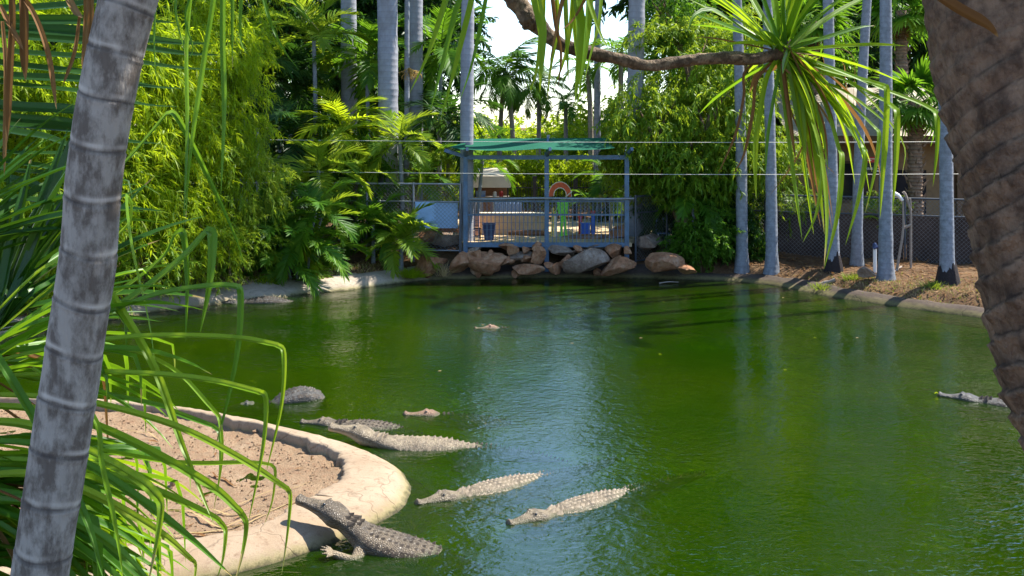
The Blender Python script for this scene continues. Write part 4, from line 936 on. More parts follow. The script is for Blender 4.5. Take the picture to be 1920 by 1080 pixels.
px_palm('cane_palm', 700, 420, 26.8, 'green', 12, .75, 'mid green palm in the shade behind the low bright cane palm', .05, 0, None, 64)
px_palm('cane_palm', 668, 330, 27.6, 'cane', 11, .85, 'thin-stemmed palm between the fence and the yellowing palm', .04, 1, None, 65)
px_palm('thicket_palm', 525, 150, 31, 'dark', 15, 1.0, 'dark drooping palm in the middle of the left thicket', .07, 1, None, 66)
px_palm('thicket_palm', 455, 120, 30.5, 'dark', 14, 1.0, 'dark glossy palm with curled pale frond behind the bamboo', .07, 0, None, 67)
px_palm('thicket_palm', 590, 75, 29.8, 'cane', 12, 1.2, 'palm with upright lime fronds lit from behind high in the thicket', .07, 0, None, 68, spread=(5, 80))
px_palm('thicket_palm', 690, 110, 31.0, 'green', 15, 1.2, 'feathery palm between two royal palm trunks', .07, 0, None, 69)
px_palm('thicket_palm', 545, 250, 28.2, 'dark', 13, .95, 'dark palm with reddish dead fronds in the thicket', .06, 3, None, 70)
px_palm('thicket_palm', 485, 300, 28.5, 'green', 12, .9, 'glossy mid green palm behind the yellow bamboo edge', .06, 0, None, 71)
px_palm('thicket_palm', 825, 90, 31.5, 'green', 15, 1.1, 'palm with bright hanging fronds left of the ringed platform palm', .07, 0, None, 72)
px_palm('thicket_palm', 840, 225, 30.0, 'dark', 14, .95, 'dark weeping palm behind the left end of the sail', .07, 0, None, 73)
px_palm('thicket_palm', 905, 300, 28.6, 'green', 10, .75, 'low palm with fronds drooping beside the left platform post', .06, 0, None, 74, base_px=893)
px_palm('thicket_palm', 790, 330, 28.4, 'green', 11, .8, 'shaded palm behind the blue panel fence', .06, 0, None, 75)
# dense dark clump at the shore: several stems
x, y = xy(560, 24.9); z0 = gz1(x, y); rt = thing('palm_clump', (x, y, z0), 'dense dark green clumping palm overhanging the left shore', 'palm tree')
g = np.random.default_rng(77)
for k in range(9):
    a = k * 2.4; bx, by = .28 * math.cos(a), .28 * math.sin(a); h = g.uniform(.25, 1.75); tp = np.array([bx * 2.0, by * 1.6, h])
    link('stem', Mesh().tube([(bx, by, -.1), (bx * 1.4, by * 1.3, h * .6), tp], [.04, .035, .03], 8, .2).build('stem', 'bark_slender'), rt)
    crown(rt, tp, 'green' if k % 3 else 'cane', 8, .78, g, (-35, 72))
# small cane clumps and banana behind the platform
px_palm('cane_palm', 1145, 330, 30.2, 'green', 11, .7, 'leafy palm behind the right platform post', .05, 0, None, 80)
px_palm('cane_palm', 1300, 365, 27.2, 'green', 12, .75, 'shaded palm among the shrubs under the leafy tree', .05, 0, None, 81)
x, y = xy(1112, 29.8); rt = thing('banana_plant', (x, y, .85), 'banana plant with broad dark leaves and pale midrib behind the railing', 'plant')
g = np.random.default_rng(5)
link('stem', Mesh().tube([(0, 0, -.1), (0, 0, .5), (.03, 0, .8)], [.08, .07, .05], 10, .3).build('stem', 'leaf_palm'), rt)
for k, (az, el, L) in enumerate(((2.9, 62, 1.0), (-.2, 68, .95), (2.2, 50, 1.0), (.8, 45, 1.0), (-1.2, 55, .95), (-2.2, 48, .9), (3.6, 35, .9))):
    t = np.linspace(0, 1, 12); th = R(el) - 1.3 * t ** 1.5; P_ = np.column_stack([np.cumsum(np.cos(th)) * L / 12, np.zeros(12), np.cumsum(np.sin(th)) * L / 12])
    w = .19 * np.sin(np.pi * np.clip(t * .93 + .05, 0, 1)) ** .6; dn = np.column_stack([np.sin(th), np.zeros(12), -np.cos(th)])
    V = np.concatenate([np.column_stack([P_[:, 0], s * w, P_[:, 2] + (abs(s) * w * .35)]) for s in (-1, 0, 1)]); F = [[q * 12 + i, q * 12 + i + 1, (q + 1) * 12 + i + 1, (q + 1) * 12 + i] for q in range(2) for i in range(11)]
    m = Mesh().add(V, F, .25); m.tube(P_, np.linspace(.018, .005, 12), 5, .9); link('leaf', m.build('leaf', 'leaf_dark' if k % 2 else 'leaf_palm'), rt, (.02, 0, .72), (0, 0, az))

# fan palms on the right
def fanpalm(px, topy, d, r, nf, fs, lab, seed, kind='fan', base_py=None, lean=0.0):
    x, y = xy(px, d); z0 = gz1(x, y); h = EYE - (topy - HOR) / FPX * d - z0; g = np.random.default_rng(seed); rt = thing('fan_palm', (x, y, z0), lab, 'palm tree')
    t = np.linspace(0, 1, 50); C = np.column_stack([lean * t, 0 * t, h * t]); m = Mesh(); ring_trunk(m, C, r * (1 + .12 * vnoise(t * 20, t * 0 + seed)) * (1.1 - .15 * t), .10, .10, 14, .2, 0, seed); link('trunk', m.build('trunk', 'bark_brown'), rt)
    if r > .12:
        bm_ = Mesh().add([(0, -.03, 0), (.07, 0, .0), (0, .03, 0), (.14, 0, .17), (.03, 0, .05)], [[0, 1, 3], [1, 2, 3], [0, 3, 4], [3, 2, 4]], .2).build('leaf_base', 'bark_brown', smooth=False)
        for k in range(90):
            a = k * 2.4; zz = .1 + (h - .1) * k / 90; link('leaf_base', bm_, rt, (r * .9 * math.cos(a) + lean * zz / h, r * .9 * math.sin(a), zz), (0, g.uniform(-.2, .2), a), g.uniform(.8, 1.3))
    for k in range(nf):
        el = R(70 - 115 * (k + .5) / nf + g.uniform(-8, 8)); link('frond', FR[kind, k % 3], rt, (lean, 0, h), (g.uniform(-.3, .3), -el, k * 2.4 + g.uniform(-.2, .2)), fs * g.uniform(.9, 1.1))
    if r > .12:
        for k in range(7): link('frond', FR['dry', k % 3], rt, (lean, 0, h - .1), (0, R(g.uniform(55, 80)), k * .9), .55)
fanpalm(1716, 190, 28.3, .20, 22, 1.0, 'fan palm with rough brown scaly trunk in front of the brown building', 1)
fanpalm(1690, 20, 31.5, .17, 20, 1.1, 'taller dark fan palm behind the scaly-trunked one', 2)
fanpalm(1525, 40, 33.0, .15, 18, 1.1, 'fan palm behind the bank palms over the building roof', 3)
fanpalm(1640, 400, 27.0, .05, 12, .55, 'small bright fan palm peeping over the chain link fence', 4, 'fanb')
fanpalm(1500, 395, 27.8, .05, 11, .6, 'small bright fan palm beside the leafy tree behind the fence', 5, 'fanb')

# leafy trees, bamboo, shrubs
def tree(name, parts, lab, cat='tree', group=None, r=.10, bark='bark_brown', seed=0, base=None, canes=0):
    """parts: (px, py, d, kind, sx, sz) crowns on one plant"""
    g = np.random.default_rng(seed + 900); c0 = np.array([at(p[0], p[1], p[2]) for p in parts])
    bx, by = (c0[:, 0].mean(), c0[:, 1].mean()) if base is None else xy(*base); z0 = gz1(bx, by); rt = thing(name, (bx, by, z0), lab, cat, group); O = np.array([bx, by, z0])
    for k, (px, py, d, kind, sx, sz) in enumerate(parts):
        c = c0[k] - O
        if canes:
            for q in range(canes):
                e = c + g.normal(0, .35, 3) * [sx, sx, sz]; b_ = np.array([g.normal(0, .2), g.normal(0, .2), -.1]); e[2] = max(e[2], .4)
                link('cane', Mesh().tube(crom([b_, (b_ + e) / 2 + [0, 0, .2], e], 5), np.linspace(.028, .010, 11), 6, .2).build('cane', bark), rt)
        else:
            mid = np.array([c[0] * .35, c[1] * .35, max(c[2] * .5, .1)]); e = c.copy(); e[2] = max(e[2], .25)
            m = Mesh(); m.tube(crom([(g.normal(0, .04), g.normal(0, .04), -.15), mid, e], 6), np.linspace(r, r * .3, 13), 9, .2)
            for q in range(4):
                a = g.uniform(0, 6.28); m.tube([mid * .3 + c * .7, c + np.array([math.cos(a) * sx * .6, math.sin(a) * sx * .6, g.uniform(-.2, .7) * sz]), c + np.array([math.cos(a) * sx, math.sin(a) * sx, g.uniform(-.1, .9) * sz])], [r * .4, r * .2, r * .06], 6, .2)
            link('trunk' if k == 0 else 'limb', m.build('trunk', bark), rt)
        P_ = LF[kind]; link('foliage', P_[(seed + k) % 2], rt, c, (0, 0, g.uniform(0, 6.28)), (sx, sx, sz))
    return rt
tree('bamboo', [(330, 30, 23.2, 'bamboo', 1.05, 1.1), (300, 190, 22.6, 'bamboo', 1.0, 1.0), (330, 330, 22.8, 'bamboo', .95, .9)], 'tall yellow-green bamboo clump right of the near grey trunk', 'bamboo', None, canes=6, bark='grass_green', seed=1, base=(330, 23.0))
tree('bamboo', [(430, 40, 24.6, 'bamboo', .75, .9), (410, 210, 24.0, 'bamboo', .85, 1.0), (445, 330, 23.9, 'feather', .75, .9)], 'yellow-green bamboo clump bordering the dark palm thicket', 'bamboo', None, canes=6, bark='grass_green', seed=2, base=(430, 24.3))
tree('bamboo', [(200, 100, 21.5, 'bamboo', 1.2, 1.2), (170, 320, 21.2, 'bamboo', 1.2, 1.1)], 'bamboo clump behind the near grey trunk', 'bamboo', None, canes=6, bark='grass_green', seed=3, base=(190, 21.6))
tree('bamboo', [(40, 60, 20.5, 'bamboo', 1.3, 1.2), (20, 300, 20.2, 'feather', 1.3, 1.3), (-80, 150, 20, 'bamboo', 1.4, 1.6)], 'bamboo clump behind the horizontal palm leaflets', 'bamboo', None, canes=6, bark='grass_green', seed=4, base=(20, 20.8))
tree('shrub', [(340, 430, 22.7, 'bamboo', .8, .62)], 'low yellow-green shrub at the foot of the tall bamboo', 'shrub', None, .04, seed=5)
tree('shrub', [(430, 455, 23.6, 'feather', .72, .52)], 'low feathery shrub on the left bank before the thicket', 'shrub', None, .04, seed=6)
tree('shrub', [(235, 450, 21.8, 'feather', .9, .7)], 'feathery shrub behind the folded strap leaves', 'shrub', None, .04, seed=7)
tree('shrub', [(110, 470, 20.9, 'bamboo', .95, .8)], 'yellow-green shrub behind the near strap-leaf plant', 'shrub', None, .04, seed=8)
tree('shrub', [(500, 420, 25.8, 'green', .6, .8)], 'dark leaved shrub between bamboo and clumping palm', 'shrub', None, .04, seed=9)
tree('shrub', [(690, 395, 28.0, 'green', .75, .85), (650, 300, 28.6, 'green', .8, .8)], 'green creeper-covered shrub below the yellowing palm', 'shrub', None, .05, seed=10)
tree('shrub', [(820, 320, 29.3, 'feather', .5, .55)], 'small bright shrub between royal palm and ringed palm', 'shrub', None, .03, seed=11)
# right leafy tree
tree('leafy_tree', [(1215, 235, 27.8, 'fishtail', .82, .9), (1330, 215, 27.9, 'fishtail', .98, 1.05), (1300, 300, 27.6, 'fishtail', .92, .75), (1175, 285, 27.9, 'fishtail', .58, .62), (1400, 290, 28.0, 'fishtail', .75, .75), (1250, 330, 27.6, 'fishtail', .8, .5)], 'spreading leafy tree with drooping yellow-green leaves right of the platform', 'tree', None, .13, seed=12, base=(1300, 27.7))
tree('leafy_tree', [(1290, 110, 29.0, 'feather', 1.0, 1.0), (1400, 120, 29.0, 'feather', 1.0, 1.1), (1265, 30, 30.0, 'green', .7, .9)], 'taller bright leafy tree behind the drooping one', 'tree', None, .14, seed=13, base=(1330, 29.3))
tree('shrub', [(1325, 440, 26.9, 'green', .60, .55), (1295, 460, 26.8, 'green', .5, .35)], 'green leafy shrub at the foot of the spreading tree', 'shrub', None, .05, seed=14)
tree('shrub', [(1365, 430, 27.7, 'dark', .6, .6)], 'dark shrub behind the first slim bank palm', 'shrub', None, .05, seed=15)
tree('shrub', [(1425, 470, 27.4, 'green', .3, .3)], 'small green shrub between the first two bank palms', 'shrub', None, .02, seed=16)
tree('shrub', [(1460, 330, 28.2, 'feather', .8, .9)], 'bright shrub over the fence behind the speckled palm', 'shrub', None, .05, seed=17)
tree('shrub', [(1262, 400, 29.0, 'dark', .8, .8)], 'dark shrubbery in the shade behind the blue chair', 'shrub', None, .05, seed=18)
tree('shrub', [(1665, 400, 28.5, 'feather', .55, .4)], 'bright low shrub behind the fence by the small fan palm', 'shrub', None, .03, seed=19)
# dark wood closing the view on both sides
GD = 'tall dark trees behind the thicket'
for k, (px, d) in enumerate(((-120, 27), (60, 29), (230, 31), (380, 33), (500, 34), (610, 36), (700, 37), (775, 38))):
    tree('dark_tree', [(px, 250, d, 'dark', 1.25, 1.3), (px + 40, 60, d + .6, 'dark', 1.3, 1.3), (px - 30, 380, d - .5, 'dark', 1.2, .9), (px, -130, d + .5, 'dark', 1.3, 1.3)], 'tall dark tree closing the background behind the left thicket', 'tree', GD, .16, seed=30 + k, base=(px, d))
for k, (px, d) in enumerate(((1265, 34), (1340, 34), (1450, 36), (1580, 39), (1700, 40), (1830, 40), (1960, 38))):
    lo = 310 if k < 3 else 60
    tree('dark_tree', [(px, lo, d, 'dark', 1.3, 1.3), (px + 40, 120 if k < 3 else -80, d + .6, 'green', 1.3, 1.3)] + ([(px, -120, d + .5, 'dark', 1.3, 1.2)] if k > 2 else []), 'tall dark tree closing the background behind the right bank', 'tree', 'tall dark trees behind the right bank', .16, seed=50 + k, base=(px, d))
for k, (px, d) in enumerate(((1290, 47), (1370, 50), (1430, 48), (1530, 51), (1640, 48), (1840, 50), (330, 46), (480, 48), (620, 47), (760, 49))):  # added mostly above the frame, to keep sky out of the pond's reflection
    tree('sky_block_tree', [(px, -60, d, 'dark', 2.3, 2.1), (px + 20, -230, d + 1, 'dark', 2.4, 2.2), (px - 20, -400, d, 'dark', 2.3, 2.1), (px, -570, d, 'dark', 2.2, 2.1)], 'very tall dark tree added to block sky reflection, above the wood behind the ' + ('right bank' if px > 960 else 'thicket'), 'tree', 'very tall trees added behind the wood to block sky reflection', .3, seed=130 + k, base=(px, d))
for k, (px, py, d, s) in enumerate(((850, 275, 50, 1.5), (905, 285, 56, 1.6), (965, 292, 60, 1.6), (1030, 285, 58, 1.7), (1090, 278, 52, 1.6), (1150, 262, 48, 1.7), (1200, 260, 46, 1.7), (930, 310, 47, 1.0), (1060, 308, 46, 1.1), (800, 265, 52, 1.7))):
    tree('sunlit_tree', [(px, py, d, 'far', s, s * .85)], 'sunlit yellow-green tree far beyond the court', 'tree', 'sunlit trees beyond the court', .13, seed=70 + k)
for k, (px, d) in enumerate(((955, 35.2), (985, 35.4), (1012, 35.6), (1045, 35.2), (1080, 35.5), (1110, 35.2), (915, 35.8), (880, 35.4))):
    tree('hedge_shrub', [(px, 338, d, 'far', .55, .6)], 'yellow-green shrub growing behind the black spiked fence', 'shrub', 'yellow shrubs behind the spiked fence', .03, seed=90 + k)

# grass, litter
def blades(name, pts, n, h, w, mat, lab, seed=0, spread=.5, as_stuff=True):
    g = np.random.default_rng(seed); pts = np.asarray(pts, float)
    B = pts[g.integers(0, len(pts), n)] + np.column_stack([g.normal(0, spread, (n, 2)), np.zeros(n)]); s = sdist(B[:, 0], B[:, 1]); B = B[s > .25]; B[:, 2] = np.maximum(gz(B[:, 0], B[:, 1]), .1) - .01; n = len(B)
    D = nz(np.column_stack([g.normal(0, .45, (n, 2)), np.ones(n)])); m = Mesh(); leaflets(m, B, D, nz(g.normal(0, 1, (n, 3)) * [1, 1, .2]), h * g.uniform(.4, 1.3, n), w, .35, g.random(n) * .94, (0, .5, 1), (1, .8, .05))
    o = link(name, m.build(name, mat), kind='stuff'); o['label'] = lab; return o
lb = [gp(px, py) for px, py in ((420, 515), (460, 512), (500, 515), (610, 505), (650, 507), (690, 505), (350, 525), (300, 535), (640, 512), (730, 515), (560, 515))]
rb = [gp(px, py) for px, py in ((1480, 540), (1540, 545), (1600, 535), (1660, 540), (1720, 540), (1780, 545), (1830, 545), (1700, 525), (1620, 550), (1750, 560), (1690, 560), (1590, 548), (1840, 530))]
blades('dry_grass', rb, 2200, .14, .010, 'straw', 'dry straw-coloured grass on the right bank', 1)
blades('green_grass', rb, 550, .16, .010, 'grass_green', 'patchy green grass on the right bank', 2, .35)
blades('dry_grass', lb, 3200, .15, .010, 'straw', 'dry straw-coloured grass on the left bank', 3, .4)
blades('green_grass', lb, 900, .18, .010, 'grass_green', 'patchy green grass on the left bank', 4, .35)
g = np.random.default_rng(12); n = 20000
B = np.column_stack([g.uniform(-11, 13, n), g.uniform(19, 29, n), np.zeros(n)]); s = sdist(B[:, 0], B[:, 1]); B = B[(s > .3) & (s < 4)]; n = len(B); B[:, 2] = gz(B[:, 0], B[:, 1]) + .02
m = Mesh(); leaflets(m, B, nz(np.column_stack([g.normal(0, 1, (n, 2)), g.normal(0, .15, n)])), nz(np.column_stack([g.normal(0, .3, (n, 2)), np.ones(n)])), g.uniform(.06, .2, n), .035, .05, g.random(n) * .94, (0, .5, 1), (.3, 1, .1))
link('leaf_litter', m.build('leaf_litter', 'leaf_dead'), kind='stuff')['label'] = 'fallen brown leaves scattered over both banks'
n = len(DIRT_LITTER); B = DIRT_LITTER.copy(); B[:, 2] = [dz(x_, y_) + .02 for x_, y_ in B[:, :2]]
m = Mesh(); leaflets(m, B, nz(np.column_stack([g.normal(0, 1, (n, 2)), g.normal(0, .2, n)])), nz(np.column_stack([g.normal(0, .5, (n, 2)), np.ones(n)])), g.uniform(.05, .16, n), g.uniform(.008, .035, n), .1, g.random(n) * .94, (0, .5, 1), (.3, 1, .1))
link('leaf_scraps', m.build('leaf_scraps', 'leaf_dead'), kind='stuff')['label'] = 'dry leaf scraps scattered over the dirt bed'
def tuft(px, py, d, n, h, mat, lab, seed, w=.012, spread=.12):
    g = np.random.default_rng(seed); c = at(px, py, d); c[2] = max(gz1(c[0], c[1]), .12) - .02; B = np.column_stack([g.normal(0, spread, (n, 2)), np.zeros(n)]); D = nz(np.column_stack([g.normal(0, .4, (n, 2)) + B[:, :2] * 2.5, np.ones(n)])); m = Mesh()
    leaflets(m, B, D, nz(g.normal(0, 1, (n, 3)) * [1, 1, .2]), h * g.uniform(.5, 1.2, n), w, .4, g.random(n) * .94, (0, .35, .7, 1), (.8, 1, .7, .05)); rt = thing('grass_tuft', c, lab, 'grass'); link('grass_blades', m.build('grass_blades', mat), rt, kind='stuff')
tuft(773, 528, 26.1, 420, .42, 'leaf_yellow', 'bright yellow-green grass tuft at the water edge left of the boulders', 1)
tuft(830, 520, 26.3, 110, .62, 'straw', 'dry spindly weed in front of the mottled brown boulder', 2, .008, .08)
tuft(495, 520, 24.1, 160, .38, 'leaf_yellow', 'yellow-green grass tuft at the foot of the dense clumping palm', 3)
tuft(440, 525, 23.7, 150, .34, 'straw', 'pale dry grass tuft on the left bank below the feathery shrub', 4)
tuft(1752, 548, 23.0, 160, .30, 'grass_green', 'grass tuft in front of the palm with dark fibrous foot', 5)
tuft(1600, 520, 24.3, 160, .30, 'grass_green', 'grass tuft beside the palm ringed with leaf litter', 6)
tuft(1540, 530, 24.2, 130, .28, 'grass_green', 'grass tuft behind the bleached log', 7)

# ------------------------------------------------------------------ near plants
def strap(C, w, roll=0.0, fold=.28, v=.5, ref=None, tip=.35, basew=.75):  # ref: direction the blade's upper face looks at its root
    """long folded blade along the line C: a V section that narrows to a tip"""
    C = np.asarray(C, float); n = len(C); T = nz(np.gradient(C, axis=0)); s = np.cross(T[0], [0, 0, 1.0] if abs(T[0][2]) < .92 else [0, 1.0, 0]); s = s / np.linalg.norm(s)
    L = np.r_[0, np.cumsum(np.linalg.norm(np.diff(C, axis=0), axis=1))]; t = L / L[-1]; out = []
    u = np.cross(s, T[0]); s = s * math.cos(roll) + u * math.sin(roll)
    if ref is not None: s = np.cross(T[0], ref); s /= np.linalg.norm(s) + 1e-9
    for i in range(n):
        s = s - T[i] * (s @ T[i]); s /= np.linalg.norm(s); u = np.cross(s, T[i])
        ww = w / 2 * (basew + (1 - basew) * min(t[i] / .25, 1)) * min(1, ((1 - t[i]) / tip) ** .75 + .02)
        out += [C[i] - s * ww + u * ww * fold, C[i] - s * ww * .5 + u * ww * fold * .62, C[i] - s * ww * .1, C[i] + s * ww * .1, C[i] + s * ww * .5 + u * ww * fold * .62, C[i] + s * ww + u * ww * fold]
    i, j = np.meshgrid(np.arange(n - 1), np.arange(5), indexing='ij'); F = np.stack([i * 6 + j, i * 6 + j + 1, (i + 1) * 6 + j + 1, (i + 1) * 6 + j], -1).reshape(-1, 4)
    wave = .08 * vnoise(L * 9, L * 0 + v * 50); vv = np.repeat(np.clip(v + .25 * (t - .5) + wave, 0, .85), 6) + np.tile([-.06, .05, .20, .20, -.05, .07], n); cut = 1.0 - .10 * ((v * 37) % 1.0) ** 2
    vv = np.where(np.repeat(t, 6) > cut, .98, np.clip(vv, 0, .95)); return Mesh().add(np.array(out), F, vv)
def kinked(pts, sub=5):
    """smooth line that keeps its sharp folds: pts may hold None markers at folds"""
    segs = [[]]
    for p in pts:
        if p is None: segs.append([segs[-1][-1]])
        else: segs[-1].append(np.asarray(p, float))
    return np.concatenate([crom(s, sub)[(0 if k == 0 else 1):] for k, s in enumerate(segs) if len(s) > 1])
def hero(rt, pix, wpx, d0, d1, roll=.6, v=.5, mat='leaf_strap', name='leaf', fold=.7, tip=.3, wk=1.0):  # deep V fold: one half catches the sun
    """leaf traced with its own distance from root (d0) to tip (d1)"""
    n = sum(p is not None for p in pix); k = 0; pts = []
    for p in pix:
        if p is None: pts.append(None); continue
        f = k / (n - 1); pts.append(at(p[0], p[1], d0 + (d1 - d0) * f)); k += 1
    C = kinked(pts); w = wpx * wk * (d0 + d1) / 2 / FPX; m = strap(C, w, 0, fold, v, np.array([.15, -math.sin(roll), math.cos(roll)]), tip=tip)
    o = C[0]; return link(name, m.build(name, mat, np.array(rt.location)), rt)
def rand_leaf(rt, c, az, el, L, w, g, kink=None, mat='leaf_strap', sag=.8, name='leaf'):
    t = np.linspace(0, 1, 14); k = kink if kink else 2.0; P_ = [np.zeros(3)]; e = el; d = L / 13
    for i in range(13):
        if t[i] > k: e = max(e - 1.0, -R(86))
        else: e = max(e - sag * d * (.4 + t[i]), -R(80))
        P_.append(P_[-1] + d * np.array([math.cos(e) * math.cos(az), math.cos(e) * math.sin(az), math.sin(e)]))
    C = np.array(P_) + c; m = strap(C, w, g.uniform(-.5, .5), .75, g.uniform(.05, .75)); return link(name, m.build(name, mat, np.array(rt.location)), rt)

# --- left strap-leaf plant
sb = np.array([-2.55, 4.3, 0.0]); sb[2] = gz1(sb[0], sb[1]); rt = thing('screw_pine', sb, 'large strap-leaved plant spilling folded green blades beside the near grey trunk', 'plant')
cent = [at(-60, 690, 4.2), at(-90, 900, 4.0), at(-20, 600, 4.8), at(-110, 470, 4.6), at(-120, 1040, 4.2)]
for c in cent:
    mid = sb * .5 + c * .5 + np.array([-.12, 0, 0]); link('stem', Mesh().tube(crom([sb - [0, 0, .1], mid, c], 6), np.linspace(.07, .045, 13), 10, .2).build('stem', 'bark_branch', sb), rt)
H = lambda *a, **k: hero(rt, *a, wk=.72, **({'mat': 'leaf_strap_pale' if a[5] >= .45 else 'leaf_strap'} | k))
H([(-60, 690), (120, 650), (230, 634), (330, 630), (450, 635), (520, 648), None, (533, 665), (528, 760), (498, 890)], 15, 4.2, 3.9, .75, .6)
H([(-60, 710), (100, 702), (190, 699), (300, 703), (400, 715), (486, 736), None, (500, 750), (494, 840), (465, 985)], 16, 4.2, 3.7, .75, .65)
H([(-60, 720), (120, 640), (250, 560), (340, 490), (393, 433), None, (398, 450), (393, 530), (375, 625)], 30, 4.5, 4.3, .45, .12)
H([(-60, 700), (80, 650), (200, 590), (300, 552), (400, 537), (442, 538), None, (452, 552), (447, 650), (425, 760), (400, 850)], 17, 4.3, 4.0, .7, .4)
H([(-20, 600), (90, 500), (170, 500), (212, 556), (290, 690), (340, 830), (370, 905), (402, 985)], 20, 4.6, 3.8, .5, .55)
H([(-20, 600), (130, 420), (250, 290), (314, 214), None, (334, 222), (390, 330), (440, 440), (460, 505)], 15, 4.8, 4.4, .4, .25)
H([(-60, 740), (80, 745), (180, 757), (330, 800), (450, 860), (540, 918), None, (546, 934), (540, 1000), (528, 1078)], 18, 4.1, 3.6, .8, .75)
H([(-60, 760), (80, 770), (190, 803), (300, 856), (400, 915), (452, 962), None, (463, 985), (455, 1040), (438, 1100)], 23, 4.1, 3.6, .85, .7)
H([(-60, 790), (60, 800), (170, 850), (260, 900), (298, 935), None, (304, 952), (297, 1010), (278, 1095)], 27, 3.9, 3.5, .85, .7)
H([(-80, 830), (60, 835), (160, 872), (250, 930), (350, 1005), (440, 1085)], 24, 4.0, 3.6, .5, .1)
H([(-40, 620), (0, 680), (60, 780), (120, 890), (165, 985), (195, 1090)], 24, 4.0, 3.5, .4, .3)
H([(60, 690), (172, 778), (190, 870), (215, 985), (232, 1090)], 14, 3.8, 3.5, .5, .6)
H([(-40, 690), (150, 730), (300, 762), (330, 775), (400, 800), None, (412, 815), (413, 870), (408, 920)], 15, 4.4, 4.2, .7, .2)
H([(-60, 820), (150, 840), (330, 868), (470, 868), (508, 872), None, (516, 885), (510, 940), (495, 985)], 13, 4.1, 4.0, .75, .5)
H([(-60, 860), (100, 870), (250, 905), (390, 965), (418, 985), None, (424, 1000), (418, 1050), (405, 1090)], 20, 4.0, 3.7, .7, .55)
H([(-80, 900), (60, 890), (180, 930), (300, 1000), (360, 1050), None, (368, 1062), (362, 1110)], 22, 3.9, 3.6, .8, .8)
H([(-80, 940), (60, 945), (180, 1000), (260, 1070), (300, 1120)], 26, 3.9, 3.6, .7, .2)
H([(0, 620), (120, 520), (235, 430), (250, 380), None, (240, 372), (250, 460), (280, 600), (292, 690)], 16, 4.6, 4.2, .4, .5)
H([(0, 640), (200, 560), (300, 490), (330, 440), None, (345, 440), (352, 520), (348, 640)], 18, 4.7, 4.4, .5, .15)
H([(-40, 660), (200, 650), (320, 690), (400, 770), None, (412, 790), (416, 860), (400, 960)], 12, 4.4, 4.1, .6, .45)
for k, (x, y, x2, y2) in enumerate(((60, 480, 165, 185), (40, 500, 128, 240), (80, 500, 205, 300), (20, 470, 60, 290), (90, 540, 250, 400), (70, 560, 300, 450), (30, 560, 215, 480), (0, 480, 20, 300), (50, 520, 185, 250), (60, 590, 270, 520), (110, 520, 290, 330))):
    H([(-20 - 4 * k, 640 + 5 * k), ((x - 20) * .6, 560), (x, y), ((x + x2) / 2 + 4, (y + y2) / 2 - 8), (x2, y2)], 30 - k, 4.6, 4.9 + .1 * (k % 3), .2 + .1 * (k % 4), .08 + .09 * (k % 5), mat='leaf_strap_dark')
g = np.random.default_rng(21)
for k in range(16):
    rand_leaf(rt, cent[0] + g.normal(0, .05, 3), g.uniform(-.2, 1.0), R(g.uniform(-5, 45)), g.uniform(.7, 1.05), g.uniform(.030, .046), g, g.uniform(.6, .95) if k % 2 else None, sag=1.0)
for k in range(58):
    rand_leaf(rt, cent[1] + g.normal(0, .07, 3), g.uniform(-.25, .8), R(g.uniform(-28, 12)), g.uniform(.7, 1.15), g.uniform(.030, .048), g, g.uniform(.55, .95) if k % 2 else None, sag=.9, mat='leaf_strap' if k % 4 else 'leaf_strap_pale')
for k in range(46):
    rand_leaf(rt, cent[4] + g.normal(0, .06, 3), g.uniform(-.3, .8), R(g.uniform(-15, 18)), g.uniform(.6, 1.1), g.uniform(.030, .046), g, g.uniform(.6, .95) if k % 2 else None, sag=.9)
for k in range(24):
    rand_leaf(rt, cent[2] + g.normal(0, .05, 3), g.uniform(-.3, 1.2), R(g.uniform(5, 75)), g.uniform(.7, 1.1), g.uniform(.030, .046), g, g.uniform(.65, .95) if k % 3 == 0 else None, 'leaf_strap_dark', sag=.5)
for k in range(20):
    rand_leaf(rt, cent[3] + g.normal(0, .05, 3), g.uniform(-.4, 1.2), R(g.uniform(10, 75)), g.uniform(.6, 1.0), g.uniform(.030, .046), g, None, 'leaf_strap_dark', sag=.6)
for k in range(10):
    rand_leaf(rt, cent[k % 2] + g.normal(0, .08, 3), g.uniform(-.3, .9), R(g.uniform(-40, 5)), g.uniform(.6, 1.0), g.uniform(.02, .035), g, .5, 'leaf_dead', 1.2)

# --- palm outside the frame on the left whose frond hangs into view
bx, by = -3.5, 5.6; z0 = gz1(bx, by); rt = thing('hanging_palm', (bx, by, z0), 'palm with long horizontal dark leaflets and brown dead strips at the picture edge', 'palm tree')
O = np.array([bx, by, z0]); m = Mesh(); C = np.column_stack([bx + .1 * np.linspace(0, 1, 30), np.full(30, by), np.linspace(z0 - .1, 5.6, 30)]); ring_trunk(m, C, np.full(30, .12), .09, .05, 14, .05); link('trunk', m.build('trunk', 'bark_coco', O), rt)
top = np.array([bx + .1, by, 5.6]); ra = crom([top, at(-190, -60, 5.5), at(-130, 120, 5.3), at(-110, 420, 5.2)], 10); link('frond_stalk', Mesh().tube(ra, np.linspace(.03, .012, len(ra)), 8, .6).build('frond_stalk', 'leaf_palm', O), rt)
g = np.random.default_rng(4)
tips = [(250, 6), (330, 48), (400, 78), (420, 102), (412, 131), (345, 164), (300, 160), (335, 201), (250, 222), (240, 250), (300, 262), (180, 285), (220, 300), (160, 330), (200, 345), (120, 370), (150, 400)]
